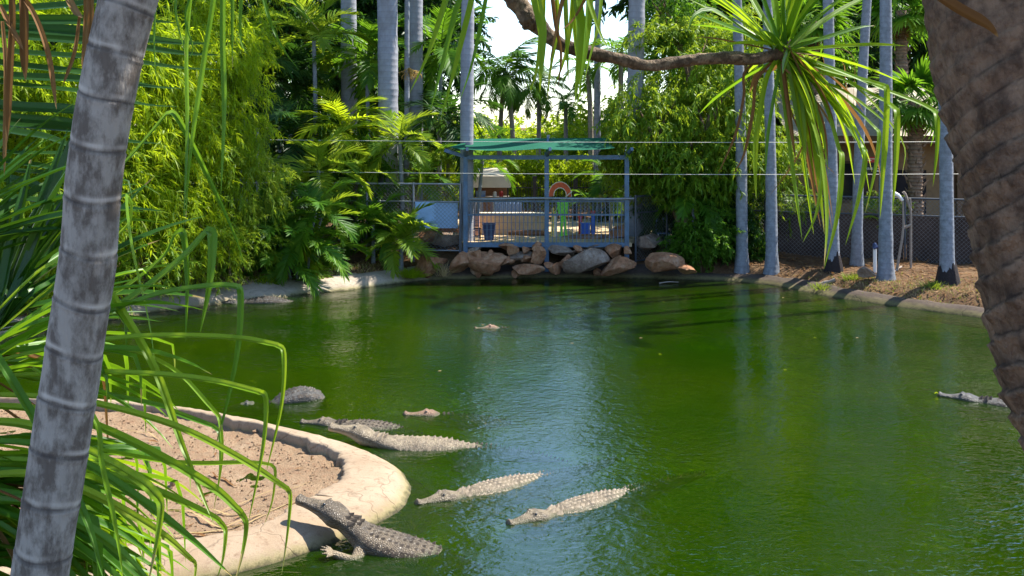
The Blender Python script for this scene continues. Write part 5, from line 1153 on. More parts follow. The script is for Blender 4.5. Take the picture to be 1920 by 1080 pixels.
for k, (tx, ty) in enumerate(tips):
    y0 = 22 * k + g.uniform(-14, 14); ty += g.uniform(-8, 8); hero(rt, [(-120, y0 * .9 - 5), (0, y0 + 6 + ty * .02), ((tx) * .5, (y0 + ty) / 2 + 2), (tx * .8, ty - 4), (tx, ty)], 20 + g.uniform(-5, 5), 5.3, 4.8 + .5 * g.random(), .75 + g.uniform(-.5, .4), .05 + .5 * g.random(), 'leaf_dark', 'leaflet', .35, .4)
for k, pts in enumerate(([(20, -60), (24, 30), (20, 120), (14, 265)], [(40, -60), (46, 20), (46, 90), (48, 152)], [(15, -40), (60, 20), (90, 100), (106, 205)], [(160, -60), (163, 20), (160, 90), (156, 152)], [(170, -50), (172, 40), (165, 110), (168, 150)], [(110, -40), (140, 20), (155, 34)], [(0, 10), (20, 50), (44, 94)], [(150, 30), (140, 100), (118, 160)], [(5, 40), (12, 140), (8, 330)])):
    hero(rt, pts, (20, 26, 16, 18, 14, 22, 16, 12, 14)[k], 4.7, 4.6, .9, .05 + .08 * k, 'leaf_dead', 'dead_leaf', .6, .2, .6)
crown(rt, top - O, 'coco', 7, .8, g, (-20, 60), 0, [2.0, 2.6, 3.2, 3.9, 4.5, 1.5])

# --- near leaning grey trunk with rings
pa = at(75, 1080, 3.0); pb = at(240, 0, 3.0); dirn = (pb - pa) / np.linalg.norm(pb - pa)
base = pa - dirn * ((pa[2] - 2.2) / dirn[2]); base[2] = gz1(base[0], base[1]) - .05; topp = pb + dirn * 2.6 + np.array([.3, 0, 0])
rt = thing('ringed_palm', base, 'leaning pale grey ringed palm trunk close to the viewer', 'palm tree'); C = crom([base, pa, (pa + pb) / 2 + [.0, 0, 0], pb, topp], 40); s = np.r_[0, np.cumsum(np.linalg.norm(np.diff(C, axis=0), axis=1))]
ring = .148; kn = np.arange(0, s[-1], .006); P_ = np.column_stack([np.interp(kn, s, C[:, i]) for i in range(3)]); kk = kn / ring + .22 * vnoise(kn * 2.1, kn * 0 + 2) ; ph = kk % 1.0
rr = .080 * (1 + .022 * np.exp(-((ph - .0) / .05) ** 2) + .022 * np.exp(-((ph - 1.0) / .04) ** 2) - .03 * np.exp(-((ph - .07) / .03) ** 2)) * (1 - .02 * kn / s[-1]); m = Mesh()
sides = 40; m.tube(P_, rr, sides, np.clip(1.4 * np.exp(-((ph - .06) / .03) ** 2), 0, 1)); V = m.V[0].reshape(len(kn), sides, 3)
ang = np.arange(sides) * 2 * np.pi / sides
for i in range(len(kn)): V[i, :, 2] += .012 * np.sin(ang + 2.0) + .005 * np.sin(ang * 2 + .7 * math.floor(kn[i] / ring))   # rings sit a little askew
V += (V - P_[:, None, :]) * (.04 * vnoise(ang[None, :] * 2, kn[:, None] * 9))[:, :, None]; V += (V - P_[:, None, :]) * (.05 * vnoise(ang[None, :] * 1.1 + 3, kn[:, None] * 3))[:, :, None]; m.V[0] = V.reshape(-1, 3)
m.A[0] = np.clip(m.A[0].reshape(len(kn), sides) * np.clip(.75 + 1.3 * vnoise(ang[None, :] * 1.9, np.floor(kk)[:, None] * 3.3), 0, 1) + .5 * np.clip(vnoise(ang[None, :] * 6, kn[:, None] * 5) * 2 - .45, 0, 1) - .9 * np.exp(-((ph - .17) / .05) ** 2)[:, None] * np.clip(.6 + 1.6 * vnoise(ang[None, :] * 1.7 + 8, np.floor(kk)[:, None] * 2.3), 0, 1), -1, 1).ravel()
link('trunk', m.build('trunk', 'bark_grey_near', base), rt); crown(rt, topp - base, 'royal', 9, .8, np.random.default_rng(2), (-10, 70))

# --- big rough trunk at the right edge
rt_b = np.array([1.98, 3.15, 0.0]); rt_b[2] = gz1(rt_b[0], rt_b[1]) - .1
Cc = [rt_b, at(2165, 1150, 3.1), at(2112, 900, 3.1), at(2052, 740, 3.1), at(2002, 540, 3.1), at(1950, 300, 3.1), at(1895, 60, 3.1), at(1870, -140, 3.1), at(1830, -700, 3.15), at(1800, -1300, 3.2)]
rt = thing('leaning_palm', rt_b, 'massive rough brown palm trunk with swollen slanting rings close to the viewer', 'palm tree')
C = crom(Cc, 30); s = np.r_[0, np.cumsum(np.linalg.norm(np.diff(C, axis=0), axis=1))]; kn = np.arange(0, s[-1], .0065); P_ = np.column_stack([np.interp(kn, s, C[:, i]) for i in range(3)]); sides = 96; ang = np.arange(sides) * 2 * np.pi / sides
rad = np.interp(P_[:, 2], [2.2, 3.2, 3.7, 4.1, 4.35, 5, 6.5], [.255, .250, .245, .235, .225, .20, .17]); m = Mesh().tube(P_, np.ones(len(kn)), sides, 0); V = m.V[0].reshape(len(kn), sides, 3); dirv = nz(V - P_[:, None, :])
A_, K_ = np.meshgrid(ang, kn); spi = (K_ + .10 * np.sin(A_ + 2.6) + .022 * vnoise(A_ * 1.8, K_ * 5) + .010 * vnoise(A_ * 7, K_ * 14)) / .075 + 1.2 * vnoise(K_ * 2.3, K_ * 0)
ph = spi % 1.0; low = np.interp(P_[:, 2], [3.3, 4.0, 4.25], [1.0, .9, .35])[:, None]
ridge = ph ** 1.4 * np.clip((1 - ph) / .09, 0, 1); fib = vnoise(A_ * 34, K_ * 9) + .6 * vnoise(A_ * 70, K_ * 22); nn = vnoise(A_ * 9, K_ * 30) + .7 * vnoise(A_ * 22, K_ * 70)
own = .35 + 1.1 * (vnoise(A_ * 1.1 + 4, np.floor(spi) * 1.7) + .5)
disp = low * (.019 * ridge * own - .006) + .008 * nn + .009 * fib * low + .024 * vnoise(A_ * 1.6, K_ * 2.2)
V = P_[:, None, :] + dirv * (rad[:, None] + disp)[:, :, None]; m.V[0] = np.concatenate([V.reshape(-1, 3)]); m.A[0] = np.clip(low * (1.3 * np.exp(-(np.minimum(ph, 1 - ph) / .04) ** 2) * (own - .2) + .9 * np.clip(fib, 0, 1) + .35 * (1 - ph) ** 2 * own) + .3 * np.clip(nn, 0, 1), 0, 1).ravel()
for e in (1, 2): m.V[e] = m.V[e] * 0 + (P_[0] if e == 1 else P_[-1])
link('trunk', m.build('trunk', 'bark_rough', rt_b), rt); crown(rt, C[-1] - rt_b, 'coco', 12, 1.1, np.random.default_rng(9), (-30, 70))
# dark torn strip on the upper trunk
st = [at(1755, -8, 2.86), at(1800, 20, 2.84), at(1850, 48, 2.82), at(1872, 70, 2.82)]; link('torn_bark', strap(crom(st, 5), .035, .9, .5, .05).build('torn_bark', 'leaf_dead', rt_b), rt)

# --- overhead screw pine: trunk out of view on the left, long branch across the top
tb = np.array([-3.3, 3.4, 0.0]); tb[2] = gz1(tb[0], tb[1]); rt = thing('overhead_screw_pine', tb, 'overhead branch ending in a rosette of long drooping strap leaves', 'tree')
br = [tb - [0, 0, .1], np.array([-3.2, 3.5, 3.6]), np.array([-2.6, 3.8, 5.6]), np.array([-1.2, 4.2, 6.1]), at(880, -190, 4.5), at(935, -60, 4.5)]
link('trunk', Mesh().tube(crom(br, 10), np.linspace(.11, .062, 51), 12, .2).build('trunk', 'bark_branch', tb), rt)
path = crom([at(930, -70, 4.5), at(962, -8, 4.5), at(1000, 40, 4.5), at(1050, 80, 4.5), at(1100, 97, 4.5), at(1160, 108, 4.5), at(1215, 121, 4.5), at(1280, 116, 4.5), at(1350, 110, 4.5), at(1420, 108, 4.5), at(1470, 104, 4.5)], 14)
s = np.r_[0, np.cumsum(np.linalg.norm(np.diff(path, axis=0), axis=1))]; kn = np.arange(0, s[-1], .008); P_ = np.column_stack([np.interp(kn, s, path[:, i]) for i in range(3)])
rr = np.interp(kn, [0, .15, .28, .5, 1.0, s[-1]], [.050, .048, .038, .028, .025, .028]) * (1 + .20 * vnoise(kn * 42, kn * 0) + .24 * vnoise(kn * 14, kn * 0 + 3)); P_ = P_ + np.column_stack([kn * 0, kn * 0, .012 * vnoise(kn * 9, kn * 0 + 1)])
m = Mesh(); m.tube(P_, rr, 18, np.clip(vnoise(kn * 40, kn * 0 + 8) * 2, 0, .8)); V = m.V[0].reshape(len(kn), 18, 3); aa = np.arange(18) * 2 * np.pi / 18; V += (V - P_[:, None]) * (.22 * vnoise(aa[None, :] * 2.2, kn[:, None] * 30))[:, :, None]; m.V[0] = V.reshape(-1, 3)
link('branch', m.build('branch', 'bark_branch', tb), rt)
kb = at(990, 36, 4.48); IVb = SV * np.array([.042, .040, .050]); IVb = IVb * (1 + .35 * vnoise(SV[:, 0] * 3, SV[:, 2] * 9))[:, None]; link('knot', Mesh().add(IVb + kb, SF, .3).build('knot', 'bark_branch', tb), rt)
RC = at(1466, 98, 4.5)
H = lambda pix, w, d1=4.3, roll=.5, v=.5, mat='leaf_strap_pale', nm='leaf', tip=.3: hero(rt, [(1466, 98)] + pix, w * .64, 4.5, d1, roll, v, mat, nm, .3, tip)
for k, (x, y, d1, w) in enumerate(((1285, -5, 4.7, 20), (1330, -40, 4.3, 22), (1372, -70, 4.8, 22), (1405, -80, 4.4, 22), (1440, -110, 4.7, 23), (1470, -100, 4.3, 22), (1502, -110, 4.8, 22), (1535, -70, 4.4, 22), (1568, -50, 4.6, 21), (1612, -28, 4.2, 22), (1650, -20, 4.8, 18), (1300, 25, 4.9, 20), (1340, 10, 4.1, 20))):
    H([((1466 + x) / 2 - 4, (98 + y) / 2 - 6), (x, y)], w, d1, .3 + .15 * (k % 4), .25 + .06 * (k % 6), 'leaf_strap' if k % 2 else 'leaf_strap_pale')
H([(1560, 88), (1640, 84), (1700, 86)], 15, 4.2, .9, .6); H([(1550, 70), (1610, 52), (1640, 48)], 14, 4.6, .8, .4, 'leaf_strap'); H([(1400, 60), (1345, 22), (1318, 20), None, (1300, 32), (1290, 60)], 18, 4.3, .6, .3, 'leaf_strap')
H([(1560, 128), (1650, 165), (1720, 192), (1750, 207), None, (1757, 220), (1757, 280), (1749, 350)], 16, 4.1, .8, .6)
H([(1560, 140), (1630, 175), (1662, 192), (1676, 203), None, (1682, 215), (1680, 300), (1673, 400)], 17, 4.1, .8, .5)
H([(1545, 130), (1620, 150), (1655, 160), None, (1663, 172), (1660, 260), (1655, 330), (1650, 410)], 17, 4.2, .8, .6)
H([(1520, 150), (1550, 205), (1572, 280), None, (1578, 300), (1570, 400), (1545, 505)], 17, 4.1, .6, .5)
H([(1530, 160), (1580, 225), (1615, 275), None, (1622, 292), (1610, 370), (1585, 460)], 16, 4.2, .6, .6)
H([(1540, 150), (1600, 200), (1640, 240), None, (1648, 255), (1640, 320), (1622, 400)], 14, 4.3, .7, .7)
H([(1500, 170), (1530, 250), (1545, 330), (1550, 420), (1545, 500)], 14, 4.0, .6, .7); H([(1490, 160), (1520, 240), (1535, 290), None, (1542, 310), (1530, 400), (1505, 455)], 13, 4.2, .6, .5)
H([(1500, 140), (1580, 170), (1660, 230), (1672, 250)], 14, 4.4, .7, .55); H([(1510, 130), (1600, 160), (1690, 262), (1692, 330)], 12, 4.3, .7, .75)
H([(1440, 140), (1428, 190), (1418, 260), (1416, 320), (1418, 375)], 15, 4.2, .6, .6); H([(1455, 160), (1440, 250), (1435, 330)], 10, 4.4, .5, .5, 'leaf_strap')
for k, pts in enumerate(([(1400, 130), (1395, 180), (1380, 250), (1345, 330)], [(1420, 150), (1412, 210), (1395, 290), (1372, 330)], [(1500, 180), (1508, 260), (1478, 320), (1440, 370)], [(1530, 100), (1545, 120), (1545, 180), (1543, 220)], [(1560, 90), (1600, 110), (1600, 180), (1602, 240)], [(1380, 80), (1320, 70), (1300, 74)], [(1480, 200), (1520, 280), (1570, 330)], [(1450, 130), (1420, 140), (1405, 175)], [(1520, 220), (1480, 310), (1430, 375)], [(1570, 110), (1585, 150), (1592, 210)])):
    H(pts, (9, 10, 7, 10, 7, 9, 6, 14, 7, 6)[k], 4.4 + .05 * k, .7, .25 + .06 * k, 'leaf_dead', 'dead_leaf')
g = np.random.default_rng(31)
for k in range(26): rand_leaf(rt, RC + g.normal(0, .015, 3), g.uniform(0, 6.28), R(g.uniform(-20, 80)), g.uniform(.35, .6), g.uniform(.020, .030), g, None, 'leaf_strap' if k % 2 else 'leaf_strap_pale', .6)
for k in range(34): rand_leaf(rt, RC + g.normal(0, .02, 3), g.uniform(-1.2, .9), R(g.uniform(-75, -10)), g.uniform(.4, .85), g.uniform(.016, .032), g, None, 'leaf_strap_pale' if k % 3 else 'leaf_dead', 1.4)
link('rosette_heart', Mesh().tube([path[-8], RC, RC + [.03, 0, .06]], [.034, .038, .012], 10, .3).build('rosette_heart', 'bark_branch', tb), rt)
# second rosette, just above the frame, whose leaf ends hang into view
R2 = at(1060, -190, 4.4); link('side_branch', Mesh().tube(crom([at(905, -130, 4.5), at(980, -200, 4.45), R2], 6), np.linspace(.05, .035, 13), 10, .2).build('side_branch', 'bark_branch', tb), rt)
H2 = lambda pix, w, v=.6, mat='leaf_strap_pale', nm='leaf': hero(rt, [(1060, -190)] + pix, w, 4.4, 4.2, .5, v, mat, nm, .3, .35)
for k, (pts, w) in enumerate((([(1010, -120), (1003, -20), (1018, 60), (1012, 175)], 20), ([(1085, -100), (1082, 0), (1088, 60), (1078, 195)], 22), ([(1105, -120), (1104, 0), (1098, 80), (1086, 170)], 18), ([(1080, -140), (1096, -30), (1120, 50), (1141, 94)], 13),
        ([(1020, -100), (1018, 20), (1008, 120), (994, 175)], 11), ([(1058, -80), (1062, 60), (1066, 162)], 9), ([(1040, -80), (1046, 40), (1032, 130), (1026, 190)], 8), ([(1075, -80), (1070, 40), (1058, 110), (1036, 170)], 9), ([(1120, -100), (1125, 20), (1105, 110), (1096, 150)], 9), ([(1068, -80), (1078, 60), (1088, 160), (1080, 200)], 10))):
    H2(pts, w, .45 + .05 * k)
for k, (pts, w) in enumerate((([(900, -120), (845, -20), (806, 95), (768, 175)], 13), ([(910, -120), (862, 0), (835, 100), (806, 212)], 12), ([(915, -120), (880, 20), (850, 140), (824, 232)], 12), ([(930, -100), (905, 30), (885, 120), (862, 190)], 8))):
    hero(rt, [(960, -190)] + pts, w, 4.4, 4.1, .5, .5, 'leaf_strap' if k % 2 else 'leaf_strap_pale', 'leaf', .3, .4)
for k, pts in enumerate(([(1030, -100), (1040, 30), (1052, 100), (1046, 170)], [(1065, -60), (1050, 20), (1030, 120)], [(1120, -80), (1085, 20), (1050, 60)])): H2(pts, 8, .4, 'leaf_dead', 'dead_leaf')
# third rosette above the left: thin blades hanging against the bamboo
R3 = at(470, -260, 4.5); link('side_branch', Mesh().tube(crom([np.array([-1.9, 4.0, 5.9]), (np.array([-1.9, 4.0, 5.9]) + R3) / 2 + [0, 0, .15], R3], 6), np.linspace(.05, .035, 13), 10, .2).build('side_branch', 'bark_branch', tb), rt)
for k, (pts, w, v) in enumerate((([(420, -120), (398, 20), (382, 120), (356, 300), (348, 420)], 11, .45), ([(360, -140), (330, 0), (345, 90), (348, 110)], 9, .4), ([(425, -100), (418, 60), (421, 200), (414, 370)], 11, .2), ([(440, -120), (436, 20), (436, 128)], 8, .35), ([(350, -140), (300, -20), (290, 60), (293, 160)], 9, .5), ([(480, -100), (500, 20), (530, 90), (560, 130)], 7, .3),
        ([(400, -100), (350, 20), (362, 90), (350, 115)], 8, .6), ([(460, -100), (450, 60), (470, 110)], 8, .3), ([(380, -100), (352, 60), (352, 240), (344, 430)], 10, .2), ([(330, -150), (290, -40), (272, 40)], 10, .4), ([(490, -140), (530, -30), (600, 60)], 7, .4))):
    hero(rt, [(470, -260)] + pts, w, 4.5, 4.3, .5, v, 'leaf_strap', 'leaf', .3, .35)

# dry straw on the dirt bed
def ond(px, py): p = onz(px, py, .10); return np.array([p[0], p[1], dz(p[0], p[1]) + .025])
for k, (pts, w, lab) in enumerate((([(420, 985), (520, 945), (610, 925), (690, 928)][:3], .020, 'long pale straw blade beside the basking crocodile'), ([(400, 960), (480, 925), (560, 905), (600, 893)], .014, 'thin straw blade across the dirt bed'), ([(350, 950), (420, 985), (470, 970), (530, 948)], .03, 'wide bleached leaf strip on the dirt bed'), ([(230, 800), (270, 803), (300, 815)], .02, 'short straw strip near the far rim'),
        ([(300, 950), (380, 948), (440, 955), (500, 938)], .022, 'twisted straw strip under the strap leaves'), ([(395, 878), (410, 884), (440, 900), (455, 902)], .03, 'curled brown leaf in the middle of the dirt bed'), ([(330, 1000), (400, 990), (450, 1000)], .03, 'broad straw strip at the near end of the dirt bed'), ([(280, 890), (340, 880), (380, 868)], .012, 'fine straw blade by the strap leaves'), ([(360, 995), (400, 1003), (425, 998)], .05, 'brown curled dead leaf near the concrete rim'))):
    C = crom([ond(*p) for p in pts], 6); C[:, 2] += .012 * np.sin(np.arange(len(C))); o = C[0].copy(); tag(link('straw_blade', strap(C, w, .2, .4, .5).build('straw_blade', 'straw' if k not in (5, 8) else 'leaf_dead', o), loc=o), lab, 'straw')

# ------------------------------------------------------------------ crocodiles
def croc_base():
    """straight animal 3 m long, snout tip at x=0, tail along +x; returns body (V, F, v) and scutes"""
    K = np.array([  # x, half width, top, bottom
        (0.000, .018, .010, -.022), (.012, .050, .032, -.034), (.035, .063, .044, -.040), (.065, .062, .036, -.040), (.10, .061, .031, -.042), (.16, .072, .036, -.046), (.22, .086, .044, -.054), (.27, .100, .054, -.062),
        (.31, .116, .064, -.072), (.36, .132, .070, -.085), (.41, .142, .070, -.098), (.45, .134, .064, -.104), (.50, .112, .054, -.095), (.58, .118, .064, -.105), (.68, .150, .082, -.115), (.80, .190, .105, -.130), (.95, .215, .122, -.145),
        (1.10, .222, .130, -.150), (1.25, .208, .126, -.142), (1.40, .175, .112, -.125), (1.52, .138, .098, -.105), (1.65, .112, .088, -.092), (1.85, .088, .080, -.082), (2.1, .066, .070, -.074), (2.4, .044, .058, -.064), (2.7, .024, .044, -.050), (2.92, .010, .026, -.030), (3.0, .003, .010, -.012)])
    xs = np.concatenate([np.linspace(0, .5, 60), np.linspace(.51, 3.0, 110)]); sides = 44; a = np.arange(sides) * 2 * np.pi / sides; c, s = np.cos(a), np.sin(a)
    hw, tp, bt = (np.interp(xs, K[:, 0], K[:, i]) for i in (1, 2, 3))
    ker = np.array([.25, .5, .25])
    for arr in (hw, tp, bt): arr[1:-1] = np.convolve(arr, ker, 'same')[1:-1]
    e = np.where(xs < .5, .78, .9)[:, None]
    Yv = hw[:, None] * np.sign(c) * np.abs(c) ** e; Zv = np.where(s > 0, tp[:, None], -bt[:, None]) * np.sign(s) * np.abs(s) ** e; Xv = np.repeat(xs[:, None], sides, 1)
    up = np.clip(s, 0, 1)[None, :]
    for ex, ey, amp, sg in ((.300, .052, .034, .020), (.030, .016, .014, .013), (.375, .085, .016, .022), (.36, .03, .006, .03), (.24, .04, .008, .02)):
        for sy in (-1, 1): Zv += amp * up * np.exp(-((Xv - ex) ** 2 + (Yv - sy * ey) ** 2) / (2 * sg ** 2))
    mz = -.004 - .010 * np.sin(xs * 38) * (xs > .05) - .05 * np.clip((xs - .30) / .12, 0, 1) ** 1.5; jaw = ((xs > .01) & (xs < .43))[:, None]
    Yv -= np.sign(c)[None, :] * np.where(jaw, .010 * np.exp(-((Zv - mz[:, None]) / .006) ** 2), 0)
    tooth = np.maximum(0, np.sin(xs * 150))[:, None] * np.where((xs > .03) & (xs < .36), 1, 0)[:, None]; Yv += np.sign(c)[None, :] * .004 * tooth * np.exp(-((Zv - mz[:, None] - .012) / .008) ** 2)
    Yv += np.sign(c)[None, :] * .012 * np.exp(-((Xv - .40) ** 2) / .0016) * np.exp(-((Zv + .05) ** 2) / .0012)
    body = Mesh(); V = np.stack([Xv, Yv, Zv], -1); n = len(xs); i, j = np.meshgrid(np.arange(n - 1), np.arange(sides), indexing='ij'); k = (j + 1) % sides
    body.add(V.reshape(-1, 3), np.stack([i * sides + j, (i + 1) * sides + j, (i + 1) * sides + k, i * sides + k], -1).reshape(-1, 4))
    for e_, rev in ((0, 0), (n - 1, 1)): body.add(np.concatenate([V[e_], [V[e_].mean(0)]]), [[q, (q + 1) % sides, sides] if not rev else [(q + 1) % sides, q, sides] for q in range(sides)])
    for sy in (-1, 1):
        fr = [(.78, sy * .12, -.04), (.80, sy * .22, -.08), (.79, sy * .29, -.095), (.70, sy * .31, -.12), (.62, sy * .33, -.13)]; body.tube(crom(fr, 4), np.interp(np.arange(17), [0, 8, 16], [.062, .048, .030]), 12)
        for q, (ax, ay) in enumerate(((-.11, -.05), (-.13, .0), (-.12, .05), (-.08, .09), (-.03, .10))): body.tube([(.63, sy * .33, -.13), (.63 + ax * .55, sy * (.33 + ay * .6), -.128), (.63 + ax, sy * (.33 + ay), -.14)], [.019, .015, .007], 8)
        hr = [(1.42, sy * .10, -.03), (1.50, sy * .25, -.06), (1.46, sy * .36, -.09), (1.58, sy * .41, -.14), (1.50, sy * .46, -.165)]; body.tube(crom(hr, 4), np.interp(np.arange(17), [0, 8, 16], [.085, .058, .030]), 12)
        for q, (ax, ay) in enumerate(((-.14, -.04), (-.16, .02), (-.14, .07), (-.09, .10))): body.tube([(1.51, sy * .46, -.160), (1.51 + ax * .55, sy * (.46 + ay * .6), -.160), (1.51 + ax, sy * (.46 + ay), -.180)], [.021, .017, .007], 8)
    me = body.build('croc_tmp', 'croc_pale'); ob = bpy.data.objects.new('croc_tmp', me); COL.objects.link(ob)
    md = ob.modifiers.new('r', 'REMESH'); md.mode = 'VOXEL'; md.voxel_size = .0085; md.use_smooth_shade = True
    sd = ob.modifiers.new('s', 'SMOOTH'); sd.iterations = 2; sd.factor = .4
    bpy.context.view_layer.update(); m2 = bpy.data.meshes.new_from_object(ob.evaluated_get(bpy.context.evaluated_depsgraph_get()))
    Vb = np.empty(len(m2.vertices) * 3, np.float32); m2.vertices.foreach_get('co', Vb); Vb = Vb.reshape(-1, 3).astype(float); Fb = np.array([p.vertices[:] for p in m2.polygons]); bpy.data.objects.remove(ob); bpy.data.meshes.remove(m2)
    htop = lambda x: np.interp(x, xs, tp); hwid = lambda x: np.interp(x, xs, hw); hbot = lambda x: np.interp(x, xs, bt)
    vb = np.clip((Vb[:, 2] - hbot(Vb[:, 0])) / (htop(Vb[:, 0]) - hbot(Vb[:, 0]) + 1e-6), 0, 1)
    sc = Mesh(); g = np.random.default_rng(6)
    def scute(x, y, L, W, Hh, v):
        h = hwid(x); q = np.clip(abs(y) / h, 0, .98); z = htop(x) * (1 - q ** (1 / .45)) ** .45 - .006; slope = -np.sign(y) * q ** 2 * .9
        pts = np.array([(-L * .5, 0, 0), (L * .45, -W * .5, 0), (L * .5, 0, -.002), (L * .45, W * .5, 0), (L * .30, 0, Hh), (-L * .15, -W * .42, .002), (-L * .15, W * .42, .002)]); pts[:, 2] += pts[:, 1] * slope
        sc.add(pts + [x, y, z], [[0, 5, 4], [0, 4, 6], [5, 1, 4], [6, 4, 3], [1, 2, 4], [2, 3, 4]], v)
    for x, y, L in ((.525, .035, .055), (.525, -.035, .055), (.575, .030, .075), (.575, -.030, .075), (.585, .085, .07), (.585, -.085, .07), (.635, .035, .05), (.635, -.035, .05)): scute(x, y, L * 1.15, .058, .042, .6)
    for x in np.arange(.74, 1.62, .062):
        w = hwid(x); nc = 4
        for q in range(nc):
            y = (q - (nc - 1) / 2) * w * 1.30 / nc; scute(x + g.normal(0, .003), y + g.normal(0, .002), .054, .048, .021 + g.normal(0, .004), g.uniform(.5, .9))
    for x in np.arange(1.64, 2.28, .05):
        for sy in (-1, 1): scute(x, sy * hwid(x) * .55, .055, .035, .040, g.uniform(.5, .9))
    for x in np.arange(2.30, 2.95, .045): scute(x, .0001, .05, .02, .05, .7)
    for k_ in range(420):   # small raised scales down the flanks
        x = g.uniform(.66, 1.6); sy = g.choice([-1, 1]); y = sy * hwid(x) * g.uniform(.78, .95); scute(x, y, .026, .022, .010, g.uniform(.4, .8))
    SVv, SFf, SA = np.concatenate(sc.V), np.concatenate(sc.F), np.concatenate(sc.A)
    ey = Mesh()
    for sy in (-1, 1): ey.add(SV[::1] * .0125 + np.array([.302, sy * .066, .072]), SF, .5)
    mo = Mesh()
    return (Vb, Fb, vb), (SVv, SFf, SA), (np.concatenate(ey.V), np.concatenate(ey.F))
CB, CSC, CEY = croc_base()
def croc(sx, sy, heading, scale, zs, yaws, mat, label, zoff=0.0, roll=0.0, pitch_head=0.0):
    """snout tip at (sx, sy); heading: direction in which the body trails away from the snout; zs: (x, z) of the spine; yaws: (x, extra heading)"""
    zs = np.array(zs, float); yaws = np.array(yaws, float); xs = np.linspace(-.05, 3.05, 200)
    z = np.interp(xs, zs[:, 0], zs[:, 1]); ker = np.hanning(15); ker /= ker.sum(); z = np.convolve(np.pad(z, 7, 'edge'), ker, 'valid')
    yw = heading + np.interp(xs, yaws[:, 0], yaws[:, 1]); pit = np.gradient(z, xs)
    pit = np.clip(pit, -.9, .9); T = np.column_stack([np.cos(yw) * np.sqrt(1 - pit ** 2), np.sin(yw) * np.sqrt(1 - pit ** 2), pit]); C = np.concatenate([[[0, 0, 0]], np.cumsum(T[:-1] * (xs[1] - xs[0]), axis=0)])
    i0 = np.interp(0, xs, np.arange(200)); C -= np.array([np.interp(0, xs, C[:, q]) for q in range(3)]); S = np.column_stack([-np.sin(yw), np.cos(yw), 0 * yw]); U = np.cross(T, S); U = np.where(U[:, 2:] < 0, -U, U)
    def dfm(V):
        f = lambda A: np.column_stack([np.interp(V[:, 0], xs, A[:, q]) for q in range(3)])
        return (f(C) + f(S) * V[:, 1:2] + f(U) * V[:, 2:3]) * scale
    z_tip = float(np.interp(0, xs, z)) * scale; org = np.array([sx, sy, z_tip + zoff])
    rt = thing('crocodile', org, label, 'crocodile')
    me = Mesh().add(dfm(CB[0]), CB[1], CB[2]).build('body', mat); link('body', me, rt)
    link('scutes', Mesh().add(dfm(CSC[0]), CSC[1], CSC[2]).build('scutes', 'scute_pale' if mat == 'croc_pale' else 'scute_shaded', smooth=False), rt, kind='stuff')
    e = dfm(CEY[0]); h = len(e) // 2; fh = len(CEY[1]) // 2
    for q in range(2): link('eye', Mesh().add(e[q * h:(q + 1) * h], CEY[1][:fh]).build('eye', 'glass_dark'), rt)
    return rt
p = onz(778, 945); q = onz(1025, 886); hd = math.atan2(q[1] - p[1], q[0] - p[0])
croc(p[0], p[1], hd, 1.02, [(0, -.005), (.3, -.012), (.6, -.035), (1.1, -.085), (1.5, -.088), (1.9, -.108), (3, -.16)], [(0, -.06), (.6, -.05), (1.2, .06), (2, .12), (3, .3)], 'croc_pale', 'pale crocodile floating with its snout pointing at the ledge tip')
p = onz(950, 983); q = onz(1210, 905); hd = math.atan2(q[1] - p[1], q[0] - p[0])
croc(p[0], p[1], hd, 1.02, [(0, -.01), (.3, -.015), (.6, -.04), (1.1, -.088), (1.5, -.09), (2.0, -.105), (3, -.15)], [(0, -.08), (.6, -.04), (1.3, .04), (2, .1), (3, .0)], 'croc_pale', 'greyer crocodile floating in open water with yellow-green tail under water')
croc(-2.10, 9.86, R(-14), 1.06, [(0, .35), (.22, .305), (.42, .25), (.58, .17), (.8, .045), (1.1, -.04), (1.5, -.11), (2, -.3), (3, -.6)], [(0, -.04), (.45, -.02), (.7, .04), (1.2, .08), (3, .5)], 'croc_brown', 'dark brown crocodile hauling onto the ledge with raised head')
croc(-2.32, 12.80, R(-3), 1.16, [(0, .17), (.2, .15), (.42, .10), (.6, .03), (.9, -.045), (1.3, -.06), (1.7, -.085), (2.2, -.12), (3, -.3)], [(0, -.10), (.5, -.04), (1, .03), (1.6, .02), (3, -.1)], 'croc_pale', 'big pale crocodile resting its chin on the ledge edge')
croc(-2.86, 13.66, R(-6), .98, [(0, .0), (.3, -.005), (.6, -.03), (1.0, -.065), (1.5, -.12), (3, -.5)], [(0, .03), (.6, -.05), (1.2, -.1), (3, .2)], 'croc_brown', 'crocodile half hidden behind the big one on the ledge edge')
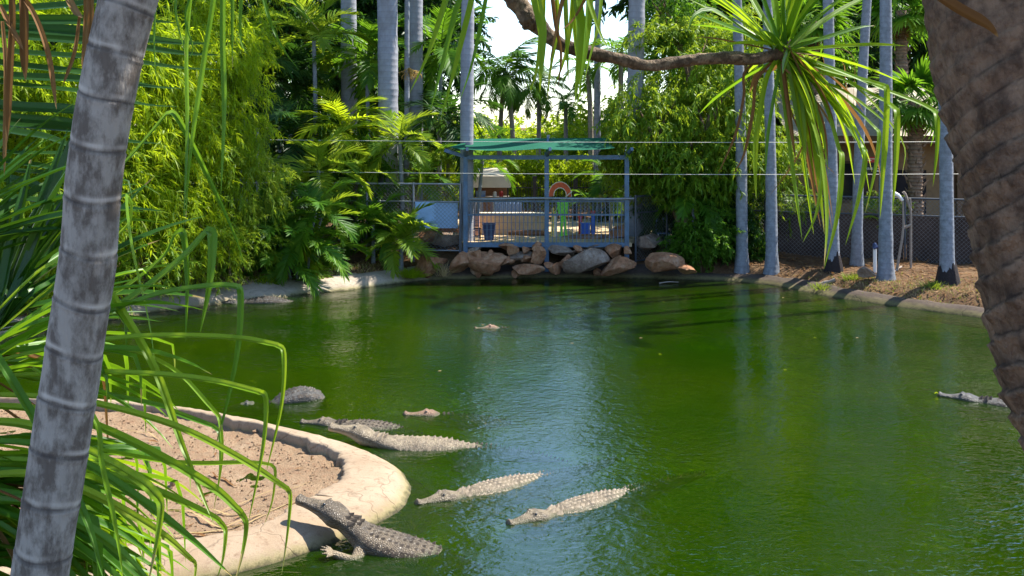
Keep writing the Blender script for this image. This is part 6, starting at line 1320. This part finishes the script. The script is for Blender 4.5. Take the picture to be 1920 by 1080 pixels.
croc(-4.15, 14.55, R(14), 1.08, [(0, -.10), (.15, -.04), (.30, -.06), (.6, -.10), (.85, .0), (1.05, .03), (1.25, -.03), (1.45, -.22), (3, -.7)], [(0, -.1), (.6, .05), (1.2, .35), (2, .6), (3, .6)], 'croc_grey', 'crocodile with only its grey humped back showing behind the far rim')
p = onz(755, 777); croc(p[0], p[1], R(4), 1.05, [(0, -.005), (.3, -.025), (.5, -.06), (.8, -.13), (3, -.6)], [(0, 0), (3, .2)], 'croc_red', 'reddish crocodile with only the head showing beyond the ledge crocodiles')
p = onz(888, 615); croc(p[0], p[1], R(6), 1.05, [(0, -.028), (.3, -.025), (.5, -.06), (.8, -.13), (3, -.6)], [(0, 0), (3, .2)], 'croc_red', 'small dark crocodile head far out on the blue reflection')
p = onz(1757, 741); q = onz(1905, 760); hd = math.atan2(q[1] - p[1], q[0] - p[0])
croc(p[0], p[1], hd, 1.12, [(0, .0), (.3, -.005), (.6, -.025), (1.1, -.06), (1.5, -.08), (2.0, -.16), (3, -.3)], [(0, -.02), (1, .05), (3, .2)], 'croc_grey', 'dark grey crocodile swimming past the massive rough trunk')
p = onz(398, 571); q = onz(545, 566); croc(p[0], p[1] + .15, R(6), 1.05, [(0, .0), (.3, -.01), (.6, -.02), (1.1, .0), (1.5, -.05), (2, -.2), (3, -.5)], [(0, 0), (1, .05), (3, .3)], 'croc_grey', 'grey crocodile lying in the shallows along the left concrete shore')
# tiny leaf on the water by the right crocodile, floating bits
gl = np.random.default_rng(3)
for k in range(14):
    px, py = gl.uniform(820, 1700), gl.uniform(540, 700); p = onz(px, py, .004)
    C = crom([p, p + [.03, .0, .004], p + [.06, .012, 0]], 4); tag(link('floating_leaf', strap(C, .025, 0, .15, .6).build('floating_leaf', 'leaf_yellow' if k % 2 else 'straw', p), loc=p), 'tiny fallen leaf floating on the green water', 'leaf', 'leaves floating on the pond')
p = onz(1753, 738, .03); tag(link('floating_leaf', strap(crom([p, p + [.02, -.01, .02], p + [.04, -.02, .0]], 4), .04, .4, .2, .8).build('floating_leaf', 'leaf_yellow', p), loc=p), 'yellow leaf stuck at the snout of the dark grey crocodile', 'leaf')
